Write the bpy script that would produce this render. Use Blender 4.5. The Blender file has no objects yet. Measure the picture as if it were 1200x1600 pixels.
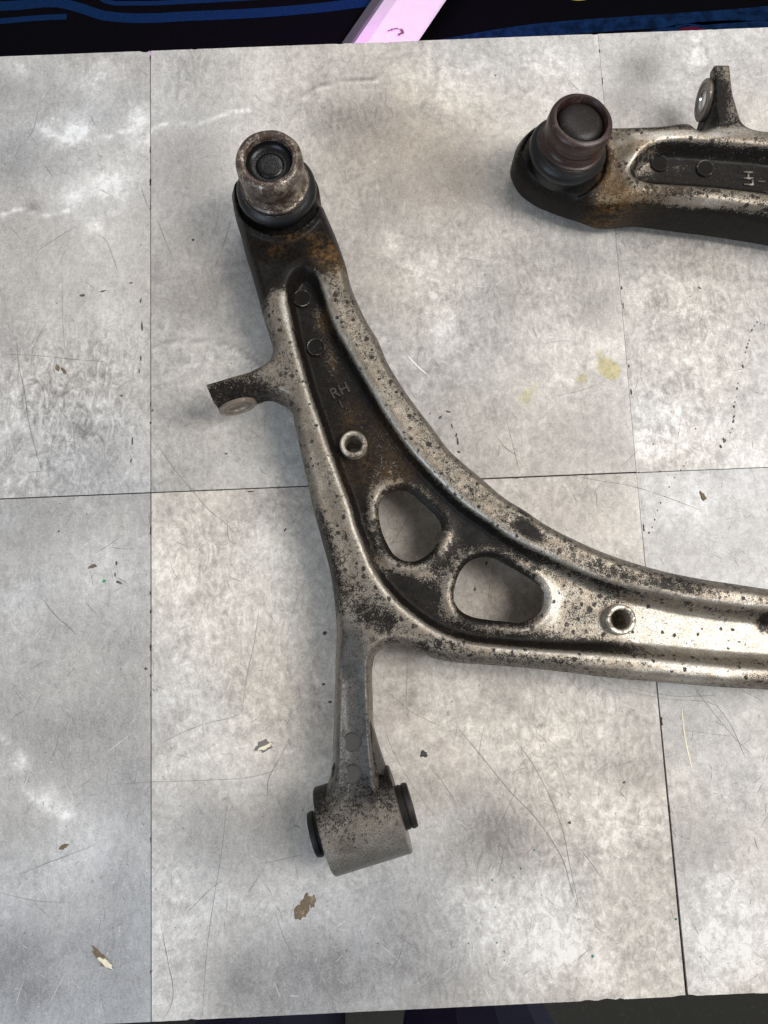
import bpy, bmesh, math, random
import numpy as np
from mathutils import Vector, Matrix
from mathutils.geometry import delaunay_2d_cdt

# ------------------------------------------------------------------ camera
sc = bpy.context.scene
R = np.array([[0.9990393, -0.0437859, 0.0018000],
              [0.0430756, 0.9887264, 0.1434037],
              [-0.0080588, -0.1431884, 0.9896626]])
C = np.array([0.14099, -0.08664, 0.47272])
cam_data = bpy.data.cameras.new('Camera')
cam = bpy.data.objects.new('Camera', cam_data)
sc.collection.objects.link(cam)
Rt = R.T
cam.matrix_world = Matrix(((Rt[0, 0], Rt[0, 1], Rt[0, 2], C[0]), (Rt[1, 0], Rt[1, 1], Rt[1, 2], C[1]),
                           (Rt[2, 0], Rt[2, 1], Rt[2, 2], C[2]), (0, 0, 0, 1)))
cam_data.sensor_fit = 'HORIZONTAL'
cam_data.sensor_width = 36.0
cam_data.lens = 36.0
cam_data.clip_start = 0.01
cam_data.clip_end = 50
sc.camera = cam

# ------------------------------------------------------------------ light
world = bpy.data.worlds.new('World')
sc.world = world
world.use_nodes = True
wb = world.node_tree.nodes['Background']
wb.inputs[0].default_value = (1.0, 0.985, 0.965, 1)
wb.inputs[1].default_value = 0.33


def area_lamp(name, loc, target, sx, sy, power, col):
    d = bpy.data.lights.new(name, 'AREA')
    d.shape = 'RECTANGLE'
    d.size = sx
    d.size_y = sy
    d.energy = power
    d.color = col
    o = bpy.data.objects.new(name, d)
    sc.collection.objects.link(o)
    o.location = loc
    o.rotation_euler = (Vector(target) - Vector(loc)).to_track_quat('-Z', 'Y').to_euler()
    return o


area_lamp('workshop_lamp', (1.25, -0.02, 1.55), (0.2, 0.0, 0.0), 0.75, 0.9, 33, (1.0, 0.965, 0.92))
area_lamp('ceiling_tube', (0.55, 1.5, 1.9), (0.2, 0.1, 0.0), 1.2, 0.25, 12, (1.0, 0.955, 0.91))
area_lamp('door_daylight', (-1.25, -1.15, 1.25), (0.15, 0.0, 0.0), 1.0, 1.2, 19, (0.66, 0.82, 1.0))
pl = bpy.data.lights.new('purple_lamp', 'POINT')
pl.energy = 3.6
pl.color = (0.85, 0.12, 1.0)
pl.shadow_soft_size = 0.03
plo = bpy.data.objects.new('purple_lamp', pl)
sc.collection.objects.link(plo)
plo.location = (0.135, 0.70, -0.53)

vs = sc.view_settings
vs.view_transform = 'Standard'
vs.look = 'None'
vs.exposure = 0.0
vs.gamma = 1.0
vs.use_curve_mapping = False

rng = random.Random(7)


# ------------------------------------------------------------------ helpers
def at(u, v, z):
    d = Rt @ np.array([(u - 600) / 1200.0, (800 - v) / 1200.0, -1.0])
    s = (z - C[2]) / d[2]
    return C + s * d


def ray_wall(u, v, A, B):
    """where the line of sight meets the upright plane through A and B"""
    d = Rt @ np.array([(u - 600) / 1200.0, (800 - v) / 1200.0, -1.0])
    n = np.array([-(B[1] - A[1]), B[0] - A[0], 0.0])
    n /= np.linalg.norm(n)
    s = n @ (A - C) / (n @ d)
    return C + s * d, n


def trace(pts, z):
    return np.array([at(u, v, z)[:2] for u, v in pts])


def link(o, parent=None):
    sc.collection.objects.link(o)
    if parent is not None:
        o.parent = parent
    return o


def tag(o, label=None, cat=None, group=None, kind=None):
    if label: o['label'] = label
    if cat: o['category'] = cat
    if group: o['group'] = group
    if kind: o['kind'] = kind
    return o


def empty(name, loc, label=None, cat=None, group=None):
    o = bpy.data.objects.new(name, None)
    o.empty_display_size = 0.02
    o.location = loc
    link(o)
    return tag(o, label, cat, group)


def mesh_obj(name, verts, faces, mat, parent=None, origin=(0, 0, 0), smooth=True, angle=35):
    me = bpy.data.meshes.new(name)
    v = np.asarray(verts, dtype=float) - np.asarray(origin, dtype=float)
    me.from_pydata([tuple(p) for p in v], [], [tuple(int(i) for i in f) for f in faces])
    me.update()
    if smooth:
        me.polygons.foreach_set('use_smooth', [True] * len(me.polygons))
        me.set_sharp_from_angle(angle=math.radians(angle))
    me.materials.append(mat)
    o = bpy.data.objects.new(name, me)
    link(o, parent)
    if parent is None:
        o.location = origin
    return o


def set_attr(o, name, vals):
    a = o.data.attributes.new(name, 'FLOAT', 'POINT')
    a.data.foreach_set('value', np.asarray(vals, dtype=np.float32))


def catmull(pts, step, closed=True):
    P = np.asarray(pts, dtype=float)
    n = len(P)
    out = []
    rngi = range(n) if closed else range(n - 1)
    for i in rngi:
        p0, p1, p2, p3 = (P[(i - 1) % n], P[i], P[(i + 1) % n], P[(i + 2) % n]) if closed else \
            (P[max(i - 1, 0)], P[i], P[i + 1], P[min(i + 2, n - 1)])
        m = max(1, int(round(np.linalg.norm(p2 - p1) / step)))
        # centripetal-like tangents keep tight corners tidy
        d1 = max(np.linalg.norm(p2 - p1), 1e-9)
        d0 = max(np.linalg.norm(p1 - p0), 1e-9)
        d2 = max(np.linalg.norm(p3 - p2), 1e-9)
        t1 = ((p1 - p0) / d0 * d1 + (p2 - p1) / d1 * d0) / (d0 + d1) * d1 if d0 > 1e-8 else (p2 - p1)
        t2 = ((p2 - p1) / d1 * d2 + (p3 - p2) / d2 * d1) / (d1 + d2) * d1 if d2 > 1e-8 else (p2 - p1)
        for k in range(m):
            t = k / m
            h = 2 * t ** 3 - 3 * t ** 2 + 1, t ** 3 - 2 * t ** 2 + t, -2 * t ** 3 + 3 * t ** 2, t ** 3 - t ** 2
            out.append(h[0] * p1 + h[1] * t1 + h[2] * p2 + h[3] * t2)
    if not closed:
        out.append(P[-1])
    return np.array(out)


def seg_dist(Q, poly, closed=True):
    A = poly
    B = np.roll(poly, -1, 0) if closed else poly[1:]
    if not closed: A = poly[:-1]
    out = np.full(len(Q), 1e9)
    AB = B - A
    L2 = (AB ** 2).sum(1) + 1e-18
    for s in range(0, len(Q), 4000):
        q = Q[s:s + 4000]
        d = q[:, None, :] - A[None]
        t = np.clip((d * AB[None]).sum(2) / L2[None], 0, 1)
        e = d - t[..., None] * AB[None]
        out[s:s + 4000] = np.sqrt((e ** 2).sum(2).min(1))
    return out


def inside(Q, poly):
    x, y = Q[:, 0], Q[:, 1]
    c = np.zeros(len(Q), bool)
    n = len(poly)
    for i in range(n):
        x1, y1 = poly[i]
        x2, y2 = poly[(i + 1) % n]
        if y1 == y2: continue
        k = ((y1 > y) != (y2 > y)) & (x < (x2 - x1) * (y - y1) / (y2 - y1) + x1)
        c ^= k
    return c


def near_far(G, q, r):
    """True where a point of G keeps at least r from every point of q"""
    cell = {}
    for p in q: cell.setdefault((int(p[0] // r), int(p[1] // r)), []).append(p)
    out = np.ones(len(G), bool)
    ij = np.floor(G / r).astype(int)
    for k in range(len(G)):
        a, b = ij[k]
        for da in (-1, 0, 1):
            for db in (-1, 0, 1):
                for p in cell.get((a + da, b + db), ()):
                    if (G[k, 0] - p[0]) ** 2 + (G[k, 1] - p[1]) ** 2 < r * r: out[k] = False
    return out


def sstep(a, b, x):
    t = np.clip((x - a) / (b - a), 0, 1)
    return t * t * (3 - 2 * t)


def lathe(profile, n=64):
    """profile: (r, z) list from the bottom up; returns verts, faces (axis = z)"""
    V, F = [], []
    ring = []
    for r, z in profile:
        if r < 1e-6:
            ring.append([len(V)])
            V.append((0, 0, z))
        else:
            ring.append(list(range(len(V), len(V) + n)))
            V += [(r * math.cos(2 * math.pi * i / n), r * math.sin(2 * math.pi * i / n), z) for i in range(n)]
    for a, b in zip(ring[:-1], ring[1:]):
        for i in range(n):
            j = (i + 1) % n
            if len(a) == 1 and len(b) == 1: continue
            if len(a) == 1: F.append((a[0], b[j], b[i]))
            elif len(b) == 1: F.append((a[i], a[j], b[0]))
            else: F.append((a[i], a[j], b[j], b[i]))
    return np.array(V), F


def place(V, M):
    M = np.array(M)
    return V @ M[:3, :3].T + M[:3, 3]


def axis_matrix(loc, zaxis):
    q = Vector(zaxis).to_track_quat('Z', 'Y')
    return Matrix.Translation(Vector(loc)) @ q.to_matrix().to_4x4()


# ------------------------------------------------------------------ materials
class NT:
    def __init__(self, name):
        self.m = bpy.data.materials.new(name)
        self.m.use_nodes = True
        self.t = self.m.node_tree
        self.b = self.t.nodes['Principled BSDF']

    def n(self, kind, **kw):
        x = self.t.nodes.new(kind)
        for k, v in kw.items(): setattr(x, k, v)
        return x

    def l(self, a, b): self.t.links.new(a, b)

    def val(self, sock, v):
        if hasattr(v, 'is_linked') or hasattr(v, 'links'): self.l(v, sock)
        else: sock.default_value = v

    def math(self, op, a, b=0.0, c=0.0, clamp=False):
        x = self.n('ShaderNodeMath', operation=op, use_clamp=clamp)
        self.val(x.inputs[0], a); self.val(x.inputs[1], b); self.val(x.inputs[2], c)
        return x.outputs[0]

    def mix(self, f, a, b, blend='MIX'):
        x = self.n('ShaderNodeMix', data_type='RGBA', blend_type=blend)
        self.val(x.inputs[0], f)
        for s, v in ((x.inputs[6], a), (x.inputs[7], b)):
            if isinstance(v, tuple): s.default_value = (*v, 1)
            else: self.l(v, s)
        return x.outputs[2]

    def fmix(self, f, a, b):
        x = self.n('ShaderNodeMix', data_type='FLOAT')
        self.val(x.inputs[0], f); self.val(x.inputs[2], a); self.val(x.inputs[3], b)
        return x.outputs[0]

    def noise(self, vec, scale, detail=5, rough=.6, dist=0.0):
        x = self.n('ShaderNodeTexNoise')
        self.l(vec, x.inputs['Vector'])
        x.inputs['Scale'].default_value = scale
        x.inputs['Detail'].default_value = detail
        x.inputs['Roughness'].default_value = rough
        x.inputs['Distortion'].default_value = dist
        return x.outputs[0]

    def sm(self, x, a, b):
        r = self.n('ShaderNodeMapRange', interpolation_type='SMOOTHSTEP')
        self.val(r.inputs[0], x)
        r.inputs[1].default_value = a
        r.inputs[2].default_value = b
        return r.outputs[0]

    def attr(self, name):
        x = self.n('ShaderNodeAttribute', attribute_name=name)
        return x.outputs['Fac']

    def obj(self, scale=(1, 1, 1), rot=(0, 0, 0), rnd=0.0):
        tc = self.n('ShaderNodeTexCoord')
        mp = self.n('ShaderNodeMapping')
        mp.inputs['Scale'].default_value = scale
        mp.inputs['Rotation'].default_value = rot
        self.l(tc.outputs['Object'], mp.inputs[0])
        out = mp.outputs[0]
        if rnd:
            oi = self.n('ShaderNodeObjectInfo')
            va = self.n('ShaderNodeVectorMath', operation='SCALE')
            cb = self.n('ShaderNodeCombineXYZ')
            self.l(oi.outputs['Random'], cb.inputs[0])
            self.l(oi.outputs['Random'], cb.inputs[2])
            self.l(cb.outputs[0], va.inputs[0])
            va.inputs['Scale'].default_value = rnd
            ad = self.n('ShaderNodeVectorMath', operation='ADD')
            self.l(out, ad.inputs[0]); self.l(va.outputs[0], ad.inputs[1])
            out = ad.outputs[0]
        return out

    def bump(self, h, strength, dist):
        b = self.n('ShaderNodeBump')
        b.inputs['Strength'].default_value = strength
        b.inputs['Distance'].default_value = dist
        self.l(h, b.inputs['Height'])
        self.l(b.outputs[0], self.b.inputs['Normal'])

    def set(self, **kw):
        for k, v in kw.items():
            s = self.b.inputs[k.replace('_', ' ')]
            if isinstance(v, tuple): s.default_value = (*v, 1)
            else: self.val(s, v)
        return self.m


def simple(name, col, rough=.5, metal=0.0, var=0.0, scale=200, bump=0.0, spec=.5):
    t = NT(name)
    v = t.obj()
    n = t.noise(v, scale, 4, .6)
    c = t.mix(t.sm(n, .3, .7), tuple(x * (1 - var) for x in col), tuple(x * (1 + var) for x in col))
    t.set(Base_Color=c, Roughness=rough, Metallic=metal, Specular_IOR_Level=spec)
    if bump: t.bump(n, bump, .0006)
    return t.m


def make_tile_material():
    t = NT('printed_stone_vinyl')
    v = t.obj(rnd=7.0)
    vs_ = t.obj(scale=(1.0, 0.45, 1.0), rot=(0, 0, 0.5), rnd=3.0)
    tone = t.attr('tone')
    crackle = t.attr('streak')
    big = t.noise(v, 9, 5, .58, .6)
    med = t.noise(v, 38, 8, .68, .8)
    fine = t.noise(v, 190, 7, .72, .4)
    grain = t.noise(v, 900, 3, .7)
    st = t.noise(vs_, 150, 6, .65, 2.2)
    s = t.math('MULTIPLY', t.math('SUBTRACT', big, .5), 1.0)
    s = t.math('ADD', s, t.math('MULTIPLY', t.math('SUBTRACT', med, .5), .75))
    s = t.math('ADD', s, t.math('MULTIPLY', t.math('SUBTRACT', fine, .5), 1.05))
    s = t.math('ADD', s, t.math('MULTIPLY', t.math('SUBTRACT', grain, .5), 0.75))
    s = t.math('ADD', s, t.math('MULTIPLY', t.math('MULTIPLY', t.math('MINIMUM', tone, .6), t.math('MULTIPLY_ADD', t.sm(t.math('ADD', t.math('MULTIPLY', med, .5), t.math('MULTIPLY', fine, .5)), .36, .64), 1.25, .35)), 0.48))
    s = t.math('ADD', s, t.math('MULTIPLY', t.math('MULTIPLY', t.math('SUBTRACT', st, .5), t.math('ADD', crackle, .35)), 1.7))
    rp = t.n('ShaderNodeValToRGB')
    t.l(t.math('MULTIPLY_ADD', s, .88, .515), rp.inputs[0])
    e = rp.color_ramp.elements
    e[0].position = .0; e[0].color = (.20, .190, .185, 1)
    e[1].position = .98; e[1].color = (.78, .775, .765, 1)
    x = e.new(.36); x.color = (.375, .362, .350, 1)
    x = e.new(.56); x.color = (.49, .475, .459, 1)
    x = e.new(.74); x.color = (.60, .587, .570, 1)
    # crumbly chalk-white print where two noises agree
    w = t.math('ADD', t.math('MULTIPLY', t.math('SUBTRACT', fine, .5), 2.6), t.math('MULTIPLY', t.math('SUBTRACT', med, .5), 1.6))
    w = t.math('ADD', w, t.math('MULTIPLY', t.math('SUBTRACT', grain, .5), .9))
    w = t.sm(t.math('ADD', w, t.math('MULTIPLY', t.math('MAXIMUM', tone, 0.0), .55)), .58, .80)
    col = t.mix(t.math('MULTIPLY', w, .62), rp.outputs[0], (.74, .735, .73))
    # warm / cool drift of the print
    hue = t.noise(v, 5, 3, .5)
    col = t.mix(t.math('MULTIPLY', t.sm(hue, .42, .62), .30), col, (1.0, .95, .88), 'MULTIPLY')
    col = t.mix(t.math('MULTIPLY', t.sm(hue, .54, .36), .55), col, (.90, .94, 1.0), 'MULTIPLY')
    wm = t.attr('warm')  # painted tint: print colour plus warm bounce and cool daylight
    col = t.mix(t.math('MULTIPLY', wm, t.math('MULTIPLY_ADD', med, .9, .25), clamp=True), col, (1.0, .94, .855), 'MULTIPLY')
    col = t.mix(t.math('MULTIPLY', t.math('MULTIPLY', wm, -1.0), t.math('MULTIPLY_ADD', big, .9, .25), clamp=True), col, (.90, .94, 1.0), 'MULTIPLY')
    # rubbed-in dirt and oil stains, plus painted arm shadows and hole bounce
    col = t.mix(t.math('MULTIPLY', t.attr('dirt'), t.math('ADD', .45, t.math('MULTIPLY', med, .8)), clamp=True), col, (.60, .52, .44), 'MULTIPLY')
    ye = t.sm(t.math('ADD', t.attr('yellow'), t.math('MULTIPLY', t.math('SUBTRACT', fine, .5), .9)), .25, .75)
    col = t.mix(t.math('MULTIPLY', ye, .75), col, (.86, .78, .36), 'MULTIPLY')
    # tiny dark pin specks
    vo = t.n('ShaderNodeTexVoronoi')
    t.l(v, vo.inputs['Vector']); vo.inputs['Scale'].default_value = 75
    sp = t.math('LESS_THAN', vo.outputs['Distance'], .045)
    sp = t.math('MULTIPLY', sp, t.math('GREATER_THAN', med, .50))
    col = t.mix(t.math('MULTIPLY', sp, .55), col, (.08, .07, .065))
    ro = t.fmix(med, .30, .55)
    t.set(Base_Color=col, Roughness=ro, Specular_IOR_Level=.35)
    t.bump(t.math('ADD', t.math('MULTIPLY', fine, .7), t.math('MULTIPLY', st, .3)), .22, .0006)
    return t.m


def make_alloy(name='cast_alloy'):
    """cast aluminium: worn bare metal under oxide spots, black grease and brown oil (attributes hold where they lie)"""
    t = NT(name)
    v = t.obj(rnd=2.0)
    gr = t.attr('grime')
    oil = t.attr('oil')
    ox = t.attr('oxide')
    n1 = t.noise(v, 420, 6, .75)
    n2 = t.noise(v, 1300, 3, .7)
    n3 = t.noise(v, 110, 5, .65, .5)
    vo = t.n('ShaderNodeTexVoronoi')
    wv = t.n('ShaderNodeVectorMath', operation='ADD')
    nv = t.n('ShaderNodeTexNoise'); t.l(v, nv.inputs['Vector']); nv.inputs['Scale'].default_value = 500
    sv = t.n('ShaderNodeVectorMath', operation='SCALE'); t.l(nv.outputs['Color'], sv.inputs[0]); sv.inputs['Scale'].default_value = .0022
    t.l(v, wv.inputs[0]); t.l(sv.outputs[0], wv.inputs[1])
    t.l(wv.outputs[0], vo.inputs['Vector']); vo.inputs['Scale'].default_value = 300
    sep = t.n('ShaderNodeSeparateColor'); t.l(vo.outputs['Color'], sep.inputs[0])
    rad = t.math('MULTIPLY_ADD', sep.outputs[0], .85, -.28)
    rad = t.math('MULTIPLY', rad, t.math('MULTIPLY_ADD', gr, 1.1, .55))
    spot = t.sm(t.math('SUBTRACT', rad, vo.outputs['Distance']), -.06, .10)
    spot = t.math('MULTIPLY', t.math('MULTIPLY', spot, t.sm(n3, .36, .50)), t.math('MULTIPLY_ADD', ox, -.8, 1.0))
    m = t.math('MULTIPLY_ADD', t.math('SUBTRACT', n1, .5), 1.4, gr)
    m = t.math('MULTIPLY_ADD', t.math('SUBTRACT', n2, .5), 1.9, m)
    m = t.math('MULTIPLY_ADD', t.math('SUBTRACT', n3, .5), .9, m)
    mask = t.sm(m, .36, .74)
    mask = t.math('MAXIMUM', mask, t.math('MULTIPLY', spot, .92))
    dull = t.mix(t.sm(n3, .35, .65), (.25, .213, .170), (.39, .35, .295))
    polish = t.mix(t.sm(n3, .35, .65), (.37, .335, .285), (.50, .475, .435))
    bare = t.mix(t.sm(gr, .34, .12), dull, polish)
    bare = t.mix(t.sm(n2, .38, .58), t.mix(.55, bare, (.09, .075, .06)), bare)
    oxc = t.mix(t.sm(n2, .36, .70), (.046, .045, .044), (.108, .106, .104))
    bare = t.mix(ox, bare, oxc)
    dirt = t.mix(t.sm(n1, .35, .65), (.0038, .0034, .0032), (.013, .0108, .0092))
    oilc = t.mix(t.sm(n1, .38, .64), (.010, .0055, .0035), (.125, .066, .021))
    dirt = t.mix(t.math('MULTIPLY', oil, t.sm(n3, .30, .62)), dirt, oilc)
    bare = t.mix(t.math('MULTIPLY', oil, .6), bare, (.30, .19, .08))
    col = t.mix(mask, bare, dirt)
    met = t.math('MULTIPLY', t.math('SUBTRACT', 1.0, mask), t.math('MULTIPLY_ADD', ox, -.35, .75))
    ro = t.fmix(mask, t.fmix(n1, .29, .48), t.fmix(n3, .24, .48))
    t.set(Base_Color=col, Metallic=met, Roughness=ro, Specular_IOR_Level=t.fmix(mask, .35, .13))
    h = t.math('ADD', t.math('MULTIPLY', n1, .5), t.math('MULTIPLY', n2, .35))
    h = t.math('ADD', h, t.math('MULTIPLY', mask, .25))
    t.bump(h, .65, .0005)
    return t.m


def make_worn(name, dark, lite, rough, metal, amount, spec=.5):
    t = NT(name)
    v = t.obj(rnd=2.0)
    n1 = t.noise(v, 160, 6, .7, .4)
    n2 = t.noise(v, 900, 4, .7)
    s = t.math('MULTIPLY_ADD', t.math('SUBTRACT', n2, .5), .6, n1)
    w = t.sm(s, .62 - amount, .80 - amount)
    col = t.mix(w, dark, lite)
    t.set(Base_Color=col, Roughness=t.fmix(n1, rough - .1, rough + .12), Metallic=t.math('MULTIPLY', w, metal), Specular_IOR_Level=spec)
    t.bump(t.math('ADD', n1, n2), .3, .0005)
    return t.m


M_tile = make_tile_material()
M_alloy = make_alloy()
M_rubber = make_worn('boot_rubber', (.009, .0095, .011), (.024, .023, .022), .30, 0, .0, .32)
M_bushrub = make_worn('bush_rubber', (.012, .0115, .011), (.03, .027, .023), .5, 0, .02, .25)
M_rust_a = make_worn('oily_steel', (.050, .031, .024), (.36, .31, .25), .27, .7, .15)
M_rust_b = make_worn('rusty_steel', (.026, .0125, .011), (.10, .060, .047), .36, .3, .08)
M_cap = make_worn('black_cap', (.0055, .0056, .0068), (.02, .019, .019), .22, 0, .03, .3)
M_capb = make_worn('brown_cap', (.012, .010, .0095), (.045, .036, .031), .36, 0, .06, .25)
M_steel = make_worn('turned_steel', (.17, .135, .105), (.42, .38, .33), .36, .8, .12)
M_shine = simple('bright_bore', (.75, .76, .78), .18, 1.0)
M_ring = make_worn('boss_alloy', (.12, .095, .07), (.66, .60, .50), .40, .7, .22)
M_pad = make_worn('pad_alloy', (.0075, .0065, .006), (.07, .058, .05), .5, .2, -.03, .10)
M_padrim = make_worn('pad_edge', (.02, .016, .014), (.45, .41, .35), .42, .6, .08)
M_padgrey = make_worn('pad_grey', (.05, .048, .046), (.13, .126, .12), .55, .3, .04, .2)
M_mark = make_worn('mark_alloy', (.05, .042, .036), (.36, .32, .27), .45, .5, .12)
M_pad2 = make_worn('mark_greasy', (.02, .017, .015), (.22, .18, .14), .4, .4, .05)
M_board = simple('board', (.035, .03, .027), .8, 0, .3, 60)
M_scratch = simple('scratch_dark', (.19, .18, .172), .7, 0, .3, 90)
M_scratch_l = simple('scratch_pale', (.66, .65, .63), .6, 0, .1, 90)
M_speck = simple('black_smear', (.03, .03, .032), .6, 0, .5, 400)
M_green = simple('green_paint', (.01, .28, .07), .4)
M_teal = simple('teal_paint', (.02, .16, .17), .4)
M_gouge = make_worn('torn_backing', (.13, .095, .06), (.33, .27, .20), .75, 0, .1)
M_gougel = simple('torn_edge', (.72, .66, .50), .6, 0, .1, 300)
M_floor = make_worn('dark_floor', (.016, .0155, .012), (.034, .032, .025), .85, 0, .1)
M_jean = None

# ------------------------------------------------------------------ floor, rug, table
FZ = -0.74
fl = mesh_obj('floor', [(-3, -2.5, FZ), (4, -2.5, FZ), (4, 4, FZ), (-3, 4, FZ)], [(0, 1, 2, 3)], M_floor, smooth=False)
tag(fl, kind='structure')


def slab(name, poly, z0, z1, mat, parent=None, origin=(0, 0, 0)):
    n = len(poly)
    V = [(x, y, z0) for x, y in poly] + [(x, y, z1) for x, y in poly]
    F = [tuple(range(n - 1, -1, -1)), tuple(range(n, 2 * n))] + [(i, (i + 1) % n, n + (i + 1) % n, n + i) for i in range(n)]
    return mesh_obj(name, V, F, mat, parent, origin, smooth=False)


def ribbon(pts, w0, z, closed=False, taper=True, wv=.0):
    """flat strip along pts (xy), returns verts and faces"""
    P = np.asarray(pts)
    n = len(P)
    T = np.gradient(P, axis=0)
    T /= np.linalg.norm(T, axis=1)[:, None] + 1e-12
    N = np.stack([-T[:, 1], T[:, 0]], 1)
    k = np.linspace(0, 1, n)
    w = np.full(n, w0) * (np.sqrt(np.clip(1 - (2 * k - 1) ** 4, 0.03, 1)) if taper else 1)
    if wv: w = w * (1 + wv * np.array([rng.uniform(-1, 1) for _ in range(n)]))
    a = P + N * w[:, None] / 2
    b = P - N * w[:, None] / 2
    V = [(x, y, z) for x, y in a] + [(x, y, z) for x, y in b]
    F = [(i, n + i, n + i + 1, i + 1) for i in range(n - 1)]
    return V, F


M_rug = simple('rug_black', (.0022, .0022, .0035), .95, 0, .5, 700, .6, .05)
M_rugblue = simple('rug_blue', (.0045, .022, .075), .95, 0, .35, 500, .6, .05)
M_rugnavy = simple('rug_navy', (.004, .018, .058), .95, 0, .5, 60, .6, .05)
M_rugyel = simple('rug_yellow', (.42, .36, .045), .95, 0, .2, 500, .6, .05)
M_rugred = simple('rug_red', (.09, .005, .02), .95, 0, .3, 500, .6, .05)
rug = slab('rug', [(-.95, .30), (1.5, .30), (1.5, 1.9), (-.95, 1.9)], FZ + .001, FZ + .008, M_rug)
tag(rug, 'black rug with blue curved bands and a yellow disc on the floor beyond the table', 'rug')
RZ = FZ + .0084
for pts, w, m, nm in (
        ([(-60, 12), (30, 8), (90, 4), (130, 14), (160, 24), (200, 28), (300, 25), (420, 19), (500, 12), (580, 2)], 19, M_rugblue, 'printed_band'),
        ([(-60, 36), (0, 33), (60, 28), (104, 26)], 11, M_rugblue, 'printed_band'),
        ([(140, -16), (165, 2), (210, 5), (300, 2), (420, -5), (520, -14)], 9, M_rugblue, 'printed_band'),
        ([(690, 72), (820, 50), (940, 39), (1060, 31), (1200, 20), (1300, 8)], 27, M_rugnavy, 'printed_band'),
        ([(1000, 62), (1060, 48), (1120, 42), (1220, 42), (1320, 38)], 24, M_rugnavy, 'printed_band'),
        ([(800, 44), (900, 34), (1000, 27), (1100, 23), (1220, 11)], 1.5, M_rugblue, 'printed_line'),
        ([(1055, 42), (1075, 38), (1100, 41)], 3, M_rugblue, 'printed_line'),
        ([(1062, 46), (1085, 44), (1104, 48)], 5, M_rugred, 'printed_mark')):
    P = catmull(trace(pts, RZ), .02, False)
    V, F = ribbon(P, w / 1020.0, RZ + .0003 * (nm != 'printed_band'), taper=False)
    mesh_obj(nm, V, F, m, rug, smooth=False)
c = at(905, -13, RZ)
V = [(c[0] + .030 * math.cos(a), c[1] + .018 * math.sin(a), RZ + .0005) for a in np.linspace(0, 2 * math.pi, 40)[:-1]]
mesh_obj('printed_disc', V, [tuple(range(39))], M_rugyel, rug, smooth=False)

# white channel lying on the rug beyond the table edge
M_white = simple('white_plastic', (.80, .78, .79), .45, 0, .03, 60)
M_greyp = simple('grey_plastic', (.14, .145, .155), .5, 0, .1, 60)
BZ = FZ + .07
a0, a1 = at(590, 65, BZ), at(640, -8, BZ)
d = (a1 - a0)[:2]; d /= np.linalg.norm(d)
nrm = np.array([-d[1], d[0]])
s0 = a0[:2] - d * .30; s1 = a1[:2] + d * .55
bar = empty('plastic_channel', (s0[0], s0[1], FZ + .008), 'white plastic channel glowing pink with a grey flank beyond the far table edge', 'plastic bar')


def prism(name, sec, mat):
    V = []
    for s in (s0, s1):
        V += [(s[0] + nrm[0] * k, s[1] + nrm[1] * k, FZ + .008 + h) for k, h in sec]
    n = len(sec)
    F = [(i, (i + 1) % n, n + (i + 1) % n, n + i) for i in range(n)] + [tuple(range(n - 1, -1, -1)), tuple(range(n, 2 * n))]
    return mesh_obj(name, V, F, mat, bar, (s0[0], s0[1], FZ + .008), smooth=False)


prism('top_face', [(-.014, .0), (-.056, .060), (-.053, .063), (.012, .064), (.036, .052), (.036, .0)], M_white)
prism('side_strip', [(.0365, .0), (.0365, .050), (.042, .049), (.066, .026), (.070, .018), (.070, .0)], M_greyp)
V, F = ribbon(catmull(np.array([at(604, 47, BZ + .006)[:2], at(622, 43, BZ + .006)[:2], at(630, 47, BZ + .006)[:2], at(620, 54, BZ + .006)[:2]]), .002, False), .0035, FZ + .0735, wv=.9)
mesh_obj('scuff', V, F, M_gouge, bar, (s0[0], s0[1], FZ + .008), smooth=False)

# table
TT = .0022
NODE = {}
for (i, j), (u, v) in {(0, 0): (235, 79), (1, 0): (934.5, 52.5), (0, 1): (235.5, 770), (1, 1): (994.5, 738.5), (0, 2): (236, 1597), (1, 2): (1073.5, 1557)}.items():
    NODE[i, j] = at(u, v, 0)[:2]
for j in range(3):
    e = NODE[1, j] - NODE[0, j]
    NODE[-1, j] = NODE[0, j] - e
    NODE[2, j] = NODE[1, j] + e
    NODE[3, j] = NODE[1, j] + 2 * e
table = empty('work_table', (NODE[0, 1][0], NODE[0, 1][1], FZ), 'work table topped with grey stone-look vinyl tiles', 'table')
TO = np.array([NODE[0, 1][0], NODE[0, 1][1], FZ])
edge = [NODE[-1, 0], NODE[3, 0], NODE[3, 2], NODE[-1, 2]]
cen = sum(edge) / 4
board = slab('board', [tuple(p + (cen - p) / np.linalg.norm(cen - p) * .0035) for p in edge][::-1], -.022, -TT, M_board, table, TO)
for p in edge:
    q = p + (cen - p) / np.linalg.norm(cen - p) * .07
    slab('leg', [(q[0] - .022, q[1] - .022), (q[0] + .022, q[1] - .022), (q[0] + .022, q[1] + .022), (q[0] - .022, q[1] + .022)], FZ, -.022, M_board, table, TO)

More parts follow.
